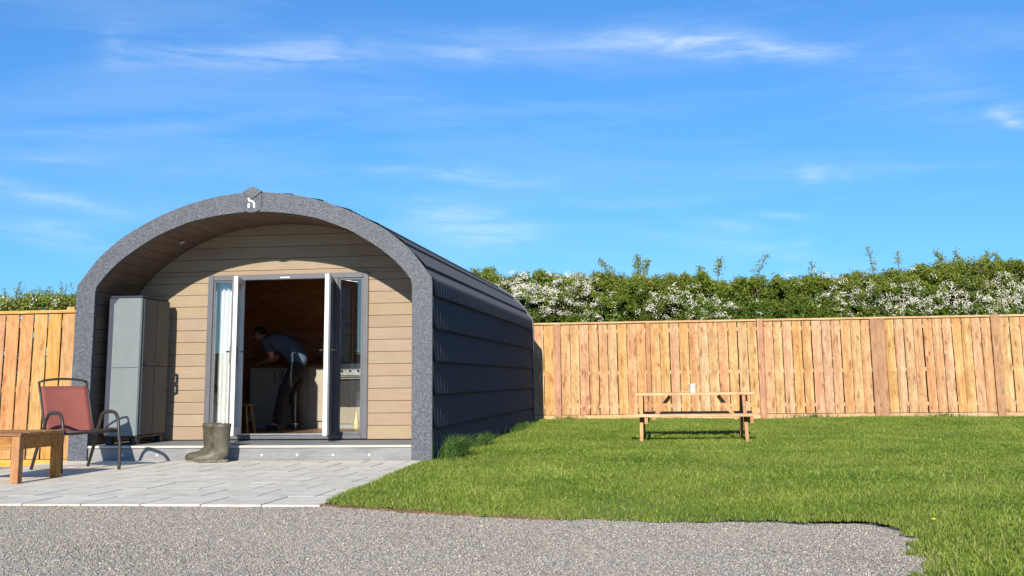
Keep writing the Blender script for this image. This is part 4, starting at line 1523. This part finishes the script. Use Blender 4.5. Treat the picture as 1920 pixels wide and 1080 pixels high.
spans = [(1.96, 2.375)] + [(posts[i][1], posts[i + 1][0]) for i in range(len(posts) - 1)]
for (xa, xb) in spans:
    n = max(1, int(round((xb - xa) / 0.186)))
    p_ = (xb - xa) / n
    tilt0 = random.uniform(-0.004, 0.004)
    for k in range(n):
        xc = xa + (k + 0.5) * p_
        wv_ = p_ - random.choice((0.008, 0.010, 0.014, 0.018))
        o = board(wv_, ZT - ZB, M['fence'], 'board', fence, (xc - FO.x + random.uniform(-0.004, 0.004), random.uniform(-0.003, 0.003), (ZB + ZT) / 2 - FO.z))
        o.rotation_euler = (random.uniform(-0.003, 0.003), tilt0 + random.uniform(-0.003, 0.003), random.uniform(-0.02, 0.02))
    for zc in (0.32, 0.965, 1.78):
        MB().box(xa - FO.x, xb - FO.x, 0.014, 0.060, zc - 0.035 - FO.z, zc + 0.035 - FO.z).build('rail', M['fence_x'], fence)
    MB().cbox(xa - FO.x + 0.004, xb - FO.x - 0.004, -0.016, 0.012, 0.0 - FO.z, ZB - 0.008 - FO.z, 0.004).build('gravel_board', M['fence_x'], fence)
for i, (xa, xb) in enumerate(posts):
    zt = 1.927 if i not in (2, 4) else 1.975
    if i == 3:
        MB().cbox(xa - FO.x, xa + 0.10 - FO.x, -0.05, 0.05, -0.15 - FO.z, zt - FO.z, 0.004).build('post', M['post'], fence)
        MB().cbox(xa + 0.104 - FO.x, xb - FO.x, -0.03, 0.04, -0.15 - FO.z, zt - FO.z, 0.004).build('post', M['post'], fence)
    else:
        MB().cbox(xa - FO.x, xb - FO.x, -0.05, 0.05, -0.15 - FO.z, zt - FO.z, 0.004).build('post', M['post'], fence)
MB().cbox(1.962 - FO.x, 1.985 - FO.x, -0.03, 0.03, 0.05 - FO.z, 1.96 - FO.z, 0.003).build('end_batten', M['post'], fence)
for xa, xb in ((1.965, 6.355), (6.48, 10.715), (10.88, 16.0)):
    MB().cbox(xa - FO.x, xb - FO.x, -0.045, 0.085, 1.929 - FO.z, 1.968 - FO.z, 0.004).build('cap_rail', M['fence_x'], fence)

# left fence
LY = 0.8
lfence = thing('side_fence', 'bright orange timber fence to the left of the pod', 'fence', (-3.4, LY, -0.13))
LO = Vector((-3.4, LY, -0.13))
LB, LT = -0.035, 1.715
x = -2.085
k = 0
xs_ = -2.36
while xs_ > -5.4:
    o = board(0.167, LT - LB, M['fence_warm'], 'board', lfence, (xs_ - 0.08 - LO.x, random.uniform(-0.002, 0.002), (LB + LT) / 2 - LO.z))
    o.rotation_euler = (0, 0.004 + random.uniform(-0.003, 0.003), random.uniform(-0.015, 0.015))
    xs_ -= 0.186
board(0.15, LT - LB, M['fence_warm'], 'board', lfence, (-2.254 - LO.x, 0.0, (LB + LT) / 2 - LO.z))
for zc in (0.13, 0.80, 1.58):
    MB().box(-5.4 - LO.x, -2.15 - LO.x, 0.014, 0.060, zc - 0.035 - LO.z, zc + 0.035 - LO.z).build('rail', M['fence_warm_x'], lfence)
MB().cbox(-5.4 - LO.x, -2.15 - LO.x, -0.016, 0.012, -0.22 - LO.z, LB - 0.006 - LO.z, 0.004).build('gravel_board', M['fence_warm_x'], lfence)
MB().cbox(-5.4 - LO.x, -2.15 - LO.x, -0.04, 0.085, LT + 0.003 - LO.z, LT + 0.04 - LO.z, 0.004).build('cap_rail', M['fence_warm_x'], lfence)
MB().cbox(-2.72 - LO.x, -2.62 - LO.x, 0.09, 0.19, -0.3 - LO.z, 1.80 - LO.z, 0.004).build('post', M['fence_warm'], lfence)
structure(MB().add([(-9, -12, -0.12), (-2.13, -12, -0.12), (-2.13, 1.4, -0.12), (-9, 1.4, -0.12)], [(0, 1, 2, 3)]).build('side_path', M['gravel']))

# ------------------------------------------------------------------ picnic bench
pt = thing('picnic_table', 'timber A frame picnic bench on the lawn in front of the fence', 'picnic table', (4.98, 3.97, -0.02))
PXL, PXR = -0.80, 0.815
ztop = 0.665
for k in range(5):
    yy = -0.31 + k * 0.135
    MB().cbox(PXL + random.uniform(-0.006, 0.006), PXR + random.uniform(-0.006, 0.006), yy, yy + 0.128, ztop - 0.034, ztop, 0.004).build('top_plank', M['picnic_x'], pt)
for yy, xo in ((-0.72, -0.065), (-0.58, -0.065), (0.46, 0.0), (0.60, 0.0)):
    MB().cbox(PXL + xo - 0.03, PXR + 0.005, yy, yy + 0.128, 0.352, 0.388, 0.004).build('seat_plank', M['picnic_x'], pt)
for xx in (-0.70, 0.69):
    MB().bar((xx - 0.024, -0.68, 0.0), (xx - 0.024, -0.24, ztop - 0.036), 0.085, 0.045, (1, 0, 0)).build('leg', M['picnic_z'], pt)
    MB().bar((xx - 0.024, 0.68, 0.0), (xx - 0.024, 0.24, ztop - 0.036), 0.085, 0.045, (1, 0, 0)).build('leg', M['picnic_z'], pt)
    MB().cbox(xx + 0.0225, xx + 0.066, -0.71, 0.72, 0.262, 0.350, 0.004).build('cross_beam', M['picnic_z'], pt)
    MB().cbox(xx + 0.0225, xx + 0.066, -0.30, 0.35, ztop - 0.125, ztop - 0.036, 0.004).build('top_bearer', M['picnic_z'], pt)
for sg in (-1, 1):
    MB().bar((sg * 0.58 + 0.0, -0.02, 0.30), (sg * 0.33, -0.02, ztop - 0.045), 0.05, 0.045, (0, 1, 0)).build('brace', M['picnic_z'], pt)
cup = MB().lathe([(0.04, 0), (0.043, 0.002), (0.056, 0.112), (0.059, 0.113), (0.059, 0.118), (0.054, 0.118), (0.041, 0.006), (0.005, 0.006)], (0, 0, 0), 20).build('cup', M['cup'], None, True, (4.967, 3.86, 0.6455))
tag(cup, 'white paper cup standing on the picnic bench top', 'cup')

# ------------------------------------------------------------------ hawthorn hedge
hedge = thing('hawthorn_hedge', 'long flowering hawthorn hedge behind the back fence', 'hedge', (2.0, 12.2, -0.3))
HO = np.array([2.0, 12.2, -0.3])


def hedge_top(x):
    return 2.90 + 0.12 * math.sin(x * 0.55 + 1.0) + 0.12 * pnoise((x * 0.9, 5.0, 0)) + 0.12 * pnoise((x * 2.3, 2.0, 0)) + 0.08 * pnoise((x * 6.0, 7.0, 0)) - (0.16 if x < -7 else 0)


def hedge_front(x, z):
    return 11.18 + 0.34 * pnoise((x * 0.9, z * 1.3, 4)) + 0.42 * pnoise((x * 2.1, z * 2.6, 9)) + 0.2 * pnoise((x * 5.0, z * 5.0, 3)) + 0.35 * smooth_step(2.3, 3.1, z)


FLOW = [(2.0, 2.55, .5, .25, 1.5), (2.7, 2.75, .6, .18, 1.2), (3.0, 2.3, .9, .28, 1.0), (4.55, 2.25, .3, .24, 1.3), (5.35, 2.3, .4, .3, 1.5), (1.4, 2.7, .4, .3, .9),
        (6.6, 2.15, .4, .12, .5), (8.25, 2.45, .45, .3, 1.2), (9.1, 2.35, .5, .3, .9), (9.7, 2.25, .6, .2, 1.0), (10.4, 2.25, .6, .18, 1.1), (11.4, 2.5, .6, .3, 1.1),
        (11.0, 2.2, .9, .2, .9), (12.3, 2.5, .7, .3, .9), (7.4, 2.7, .6, .15, .4), (0.6, 2.6, .5, .3, .8), (-9.2, 2.4, 1.2, .3, .5), (10.0, 2.7, .8, .2, .5)]


def flower_w(x, z):
    return sum(a * math.exp(-((x - fx) / wx) ** 2 - ((z - fz) / wz) ** 2) for fx, fz, wx, wz, a in FLOW)


LC, LD, LS, LR = [], [], [], []      # centre, normal, size, tone
FC_, FD_ = [], []


def clump(cx, cy, cz, rad, n, nout, tone, size):
    p = rng.normal(0, 1, (n, 3))
    p /= np.linalg.norm(p, axis=1)[:, None] + 1e-9
    p *= (rng.random(n) ** 0.45)[:, None] * rad
    LC.append(p + np.array([cx, cy, cz]))
    LD.append(nout[None] * 0.5 + rng.normal(0, 0.75, (n, 3)))
    LS.append(size * rng.uniform(0.6, 1.3, n))
    LR.append(np.clip(tone + rng.normal(0, 0.15, n), 0, 1))


def add_surface(x0, x1, per_m, zmin):
    nc = int((x1 - x0) * per_m)
    for _ in range(nc):
        x = random.uniform(x0, x1)
        top_z = hedge_top(x)
        if random.random() < 0.62:
            z = random.uniform(zmin, top_z)
            yy = hedge_front(x, z) + random.uniform(-0.05, 0.28)
            nr_ = np.array([0, -0.85, 0.35])
        else:
            z = top_z + random.uniform(-0.12, 0.05)
            yy = random.uniform(11.4, 13.0)
            nr_ = np.array([0, -0.3, 0.95])
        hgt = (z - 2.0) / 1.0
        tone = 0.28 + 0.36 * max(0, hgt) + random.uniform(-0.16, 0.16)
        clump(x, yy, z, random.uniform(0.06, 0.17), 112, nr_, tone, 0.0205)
        fw_ = flower_w(x, z)
        fw_ = (z > 1.86) * max(0.0, fw_ - 0.2) * (0.55 + 1.3 * max(0, pnoise((x * 2.4, z * 3.2, 11.0)) + 0.25))
        if random.random() < fw_ * 1.1:
            nf = int(26 * min(1.5, fw_ + 0.4))
            for _k in range(random.randint(1, 3)):
                cc = np.array([x + random.gauss(0, 0.17), yy - random.uniform(0.0, 0.14), z + random.gauss(0, 0.13)])
                q = rng.normal(0, 0.034, (nf, 3)) * np.array([1.3, 0.6, 0.9])
                FC_.append(q + cc)
                FD_.append(np.array([[0, -0.8, 0.4]]) + rng.normal(0, 0.5, (nf, 3)))


add_surface(0.2, 13.8, 150, 1.75)
for _ in range(3800):      # inner growth that closes the hedge
    x = random.uniform(0.2, 13.8)
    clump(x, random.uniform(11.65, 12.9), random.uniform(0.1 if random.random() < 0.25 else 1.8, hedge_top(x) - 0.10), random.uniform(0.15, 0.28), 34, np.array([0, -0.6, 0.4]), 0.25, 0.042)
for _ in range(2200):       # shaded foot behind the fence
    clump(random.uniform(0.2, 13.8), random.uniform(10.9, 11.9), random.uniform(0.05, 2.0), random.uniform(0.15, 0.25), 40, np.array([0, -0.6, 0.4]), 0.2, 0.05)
# whippy shoots above the top
br = MB()
shoots = [(3.55, 3.0, -0.30, 0.34, 34), (4.05, 3.0, 0.0, 0.42, 60), (4.15, 3.0, 0.12, 0.33, 40), (5.7, 3.0, 0.1, 0.33, 36), (6.45, 2.95, 0.30, 0.42, 22), (5.4, 2.95, -.05, .2, 30), (8.95, 2.95, -0.12, 0.58, 22), (9.35, 2.95, -0.02, 0.38, 14),
          (10.35, 3.0, -0.25, 0.34, 36), (10.7, 3.0, -0.15, 0.36, 34), (11.1, 3.0, 0.1, 0.33, 36), (11.5, 3.0, -0.22, 0.3, 30), (7.6, 2.9, 0.03, 0.26, 14), (1.0, 2.95, -.1, .3, 50), (0.75, 2.95, .05, .28, 50)]
for _ in range(230):
    xx = random.uniform(0.2, 13.5)
    shoots.append((xx, hedge_top(xx) - 0.05, random.uniform(-.12, .12), random.uniform(0.06, 0.22), 5))
for (x, z, lx, hh, nl) in shoots:
    y = random.uniform(11.5, 12.0)
    pts_ = [(x - HO[0], y - HO[1], z - 0.5 - HO[2]), (x + lx * 0.3 - HO[0], y - HO[1], z - HO[2]), (x + lx * 0.7 - HO[0], y - HO[1], z + hh * 0.6 - HO[2]), (x + lx - HO[0], y - HO[1], z + hh - HO[2])]
    br.tube(pts_, [0.012, 0.009, 0.006, 0.003], 5)
    for k in range(int(nl * 1.7)):
        t = random.uniform(0.0, 1.0)
        c_ = np.array([[x + lx * t ** 1.0, y, z + hh * t]]) + rng.normal(0, 0.035 + 0.02 * (1 - t), (3, 3))
        LC.append(c_)
        LD.append(rng.normal(0, 1, (3, 3)) + np.array([[0, -0.4, 0.4]]))
        LS.append(np.full(3, 0.024))
        LR.append(np.full(3, 0.75))
for k in range(46):
    x = random.uniform(0.3, 13.5)
    y = random.uniform(11.7, 12.6)
    pts_ = [(x - HO[0], y - HO[1], 0.0), (x + random.uniform(-.1, .1) - HO[0], y - HO[1], 1.2), (x + random.uniform(-.3, .3) - HO[0], y + random.uniform(-.3, .2) - HO[1], 2.2), (x + random.uniform(-.4, .4) - HO[0], y + random.uniform(-.4, .2) - HO[1], 3.0)]
    br.tube(pts_, [0.05, 0.04, 0.025, 0.01], 6)
br.build('branches', M['bark'], hedge)['kind'] = 'stuff'


def leaf_mesh(name, Cn, Dn, S, R, mat, parent, aspect=0.62):
    Dn = Dn / (np.linalg.norm(Dn, axis=1)[:, None] + 1e-9)
    ref = rng.normal(0, 1, Dn.shape)
    u = np.cross(Dn, ref)
    u /= np.linalg.norm(u, axis=1)[:, None] + 1e-9
    v = np.cross(Dn, u)
    u = u * S[:, None]
    v = v * (S * aspect)[:, None]
    bend = Dn * (S * 0.25)[:, None]
    Cn = Cn - HO[None]
    V = np.stack([Cn - u, Cn + v + bend, Cn + u, Cn - v + bend], 1).reshape(-1, 3)
    F = (np.arange(len(Cn)) * 4)[:, None] + np.array([[0, 1, 2, 3]])
    o = link(name, mesh_np(name, V, F, R), mat, parent)
    o['kind'] = 'stuff'
    return o


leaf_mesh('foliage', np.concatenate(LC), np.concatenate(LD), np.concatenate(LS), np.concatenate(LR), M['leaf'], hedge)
fc_ = np.concatenate(FC_)
leaf_mesh('blossom', fc_, np.concatenate(FD_), rng.uniform(0.008, 0.0145, len(fc_)), rng.random(len(fc_)), M['blossom'], hedge, 0.95)


# clipped hedge close behind the left fence
hedge2 = thing('garden_hedge', 'small leaved green hedge showing above the side fence left of the pod', 'hedge', (-3.6, 1.7, -0.3))
HO = np.array([-3.6, 1.7, -0.3])
LC, LD, LS, LR, FC_, FD_ = [], [], [], [], [], []
br2 = MB()
for _ in range(900):
    x = random.uniform(-5.2, -2.2)
    tz = 1.93 + 0.05 * pnoise((x * 3, 1, 0)) + 0.03 * math.sin(x * 5)
    if random.random() < 0.6:
        z, yy = random.uniform(0.0, tz), 1.22 + random.uniform(-0.05, 0.2)
    else:
        z, yy = tz + random.uniform(-0.08, 0.02), random.uniform(1.2, 2.2)
    clump(x, yy, z, random.uniform(0.07, 0.12), 60, np.array([0, -0.7, 0.6]), 0.35 + 0.3 * (z > 1.7) + random.uniform(-.15, .15), 0.015 + 0.012 * (z < 1.6))
    if z > 1.6 and random.random() < 0.25:
        FC_.append(rng.normal(0, 0.025, (10, 3)) + np.array([x, yy - 0.05, z]))
        FD_.append(rng.normal(0, 0.6, (10, 3)) + np.array([[0, -0.8, 0.4]]))
for _ in range(46):
    x, y = random.uniform(-4.4, -2.25), random.uniform(1.3, 1.9)
    lx, hh = random.uniform(-0.08, 0.08), random.choice((0.05, 0.08, 0.1, 0.16, 0.22))
    br2.tube([(x - HO[0], y - HO[1], 1.4 - HO[2]), (x + lx * 0.4 - HO[0], y - HO[1], 1.9 - HO[2]), (x + lx - HO[0], y - HO[1], 1.95 + hh - HO[2])], [0.006, 0.004, 0.002], 5)
    for k in range(16):
        t = random.random()
        LC.append(np.array([[x + lx * t, y, 1.9 + (hh + 0.04) * t]]) + rng.normal(0, 0.018, (2, 3)))
        LD.append(rng.normal(0, 1, (2, 3)))
        LS.append(np.full(2, 0.014))
        LR.append(np.full(2, 0.7))
for k in range(14):
    x, y = random.uniform(-5, -2.3), random.uniform(1.4, 2.0)
    br2.tube([(x - HO[0], y - HO[1], 0.0), (x + 0.05 - HO[0], y - HO[1], 1.0), (x - 0.04 - HO[0], y + 0.05 - HO[1], 2.0)], [0.03, 0.02, 0.008], 6)
br2.build('branches', M['bark'], hedge2)['kind'] = 'stuff'
leaf_mesh('foliage', np.concatenate(LC), np.concatenate(LD), np.concatenate(LS), np.concatenate(LR), M['leaf'], hedge2)
fc_ = np.concatenate(FC_)
leaf_mesh('blossom', fc_, np.concatenate(FD_), rng.uniform(0.007, 0.012, len(fc_)), rng.random(len(fc_)), M['blossom'], hedge2, 0.95)

# ------------------------------------------------------------------ long grass and small things
def tuft(loc, n, h, spread, label, sy=1.0):
    V_, F_, A2 = [], [], []
    for k in range(n):
        r = abs(random.gauss(0, spread))
        a = random.uniform(0, 2 * PI)
        bx, by = max(0.02 - (loc[0] - 2.13), r * math.cos(a)), r * math.sin(a) * sy
        hh = h * random.uniform(0.5, 1.15)
        la = random.uniform(0, 2 * PI)
        ln = hh * random.uniform(0.15, 0.95)
        lx, ly = math.cos(la) * ln, math.sin(la) * ln
        if loc[0] + bx + lx < 2.12:
            lx = abs(lx)
        wd = 0.0045
        pa = random.uniform(0, PI)
        dx_, dy_ = math.cos(pa) * wd, math.sin(pa) * wd
        o = len(V_)
        for t in (0, 0.35, 0.7):
            q = t * t
            V_ += [(bx + lx * q + dx_ * (1 - t * .5), by + ly * q + dy_ * (1 - t * .5), hh * t * (1 - 0.25 * t)), (bx + lx * q - dx_ * (1 - t * .5), by + ly * q - dy_ * (1 - t * .5), hh * t * (1 - 0.25 * t))]
        V_.append((bx + lx, by + ly, hh * 0.78))
        F_ += [(o, o + 1, o + 3), (o, o + 3, o + 2), (o + 2, o + 3, o + 5), (o + 2, o + 5, o + 4), (o + 4, o + 5, o + 6)]
        A2 += [random.random()] * 5
    o = link('grass_tuft', mesh_np('grass_tuft', np.array(V_), np.array(F_), np.array(A2)), M['tuft'], None, loc)
    tag(o, label, 'grass')
    o['kind'] = 'stuff'
    return o


tuft((2.23, 0.52, -0.02), 520, 0.33, 0.08, 'thick tuft of long dark grass at the front corner of the pod side wall', 3.4)
tuft((2.20, 2.6, -0.02), 240, 0.24, 0.06, 'thin line of longer grass halfway along the pod side wall', 7)
tuft((2.20, 6.6, 0.01), 260, 0.2, 0.06, 'line of longer grass near the far end of the pod side wall', 14)
tuft((2.66, 10.22, 0.05), 150, 0.14, 0.3, 'low weedy grass at the foot of the fence beside the first post', 0.15)
tuft((7.35, 10.22, 0.05), 220, 0.15, 0.42, 'weedy grass at the foot of the fence right of the picnic bench', 0.12)
tuft((9.7, 10.22, 0.05), 180, 0.16, 0.4, 'weedy grass at the foot of the fence towards the right edge', 0.12)
dn = MB().lathe([(0.003, 0.0), (0.011, 0.004), (0.014, 0.008), (0.006, 0.012)], (0, 0, 0), 12).build('dandelion', M['dandelion'], None, True, (6.13, -5.33, 0.03))
tag(dn, 'single yellow dandelion flower in the lawn near the gravel corner', 'flower')
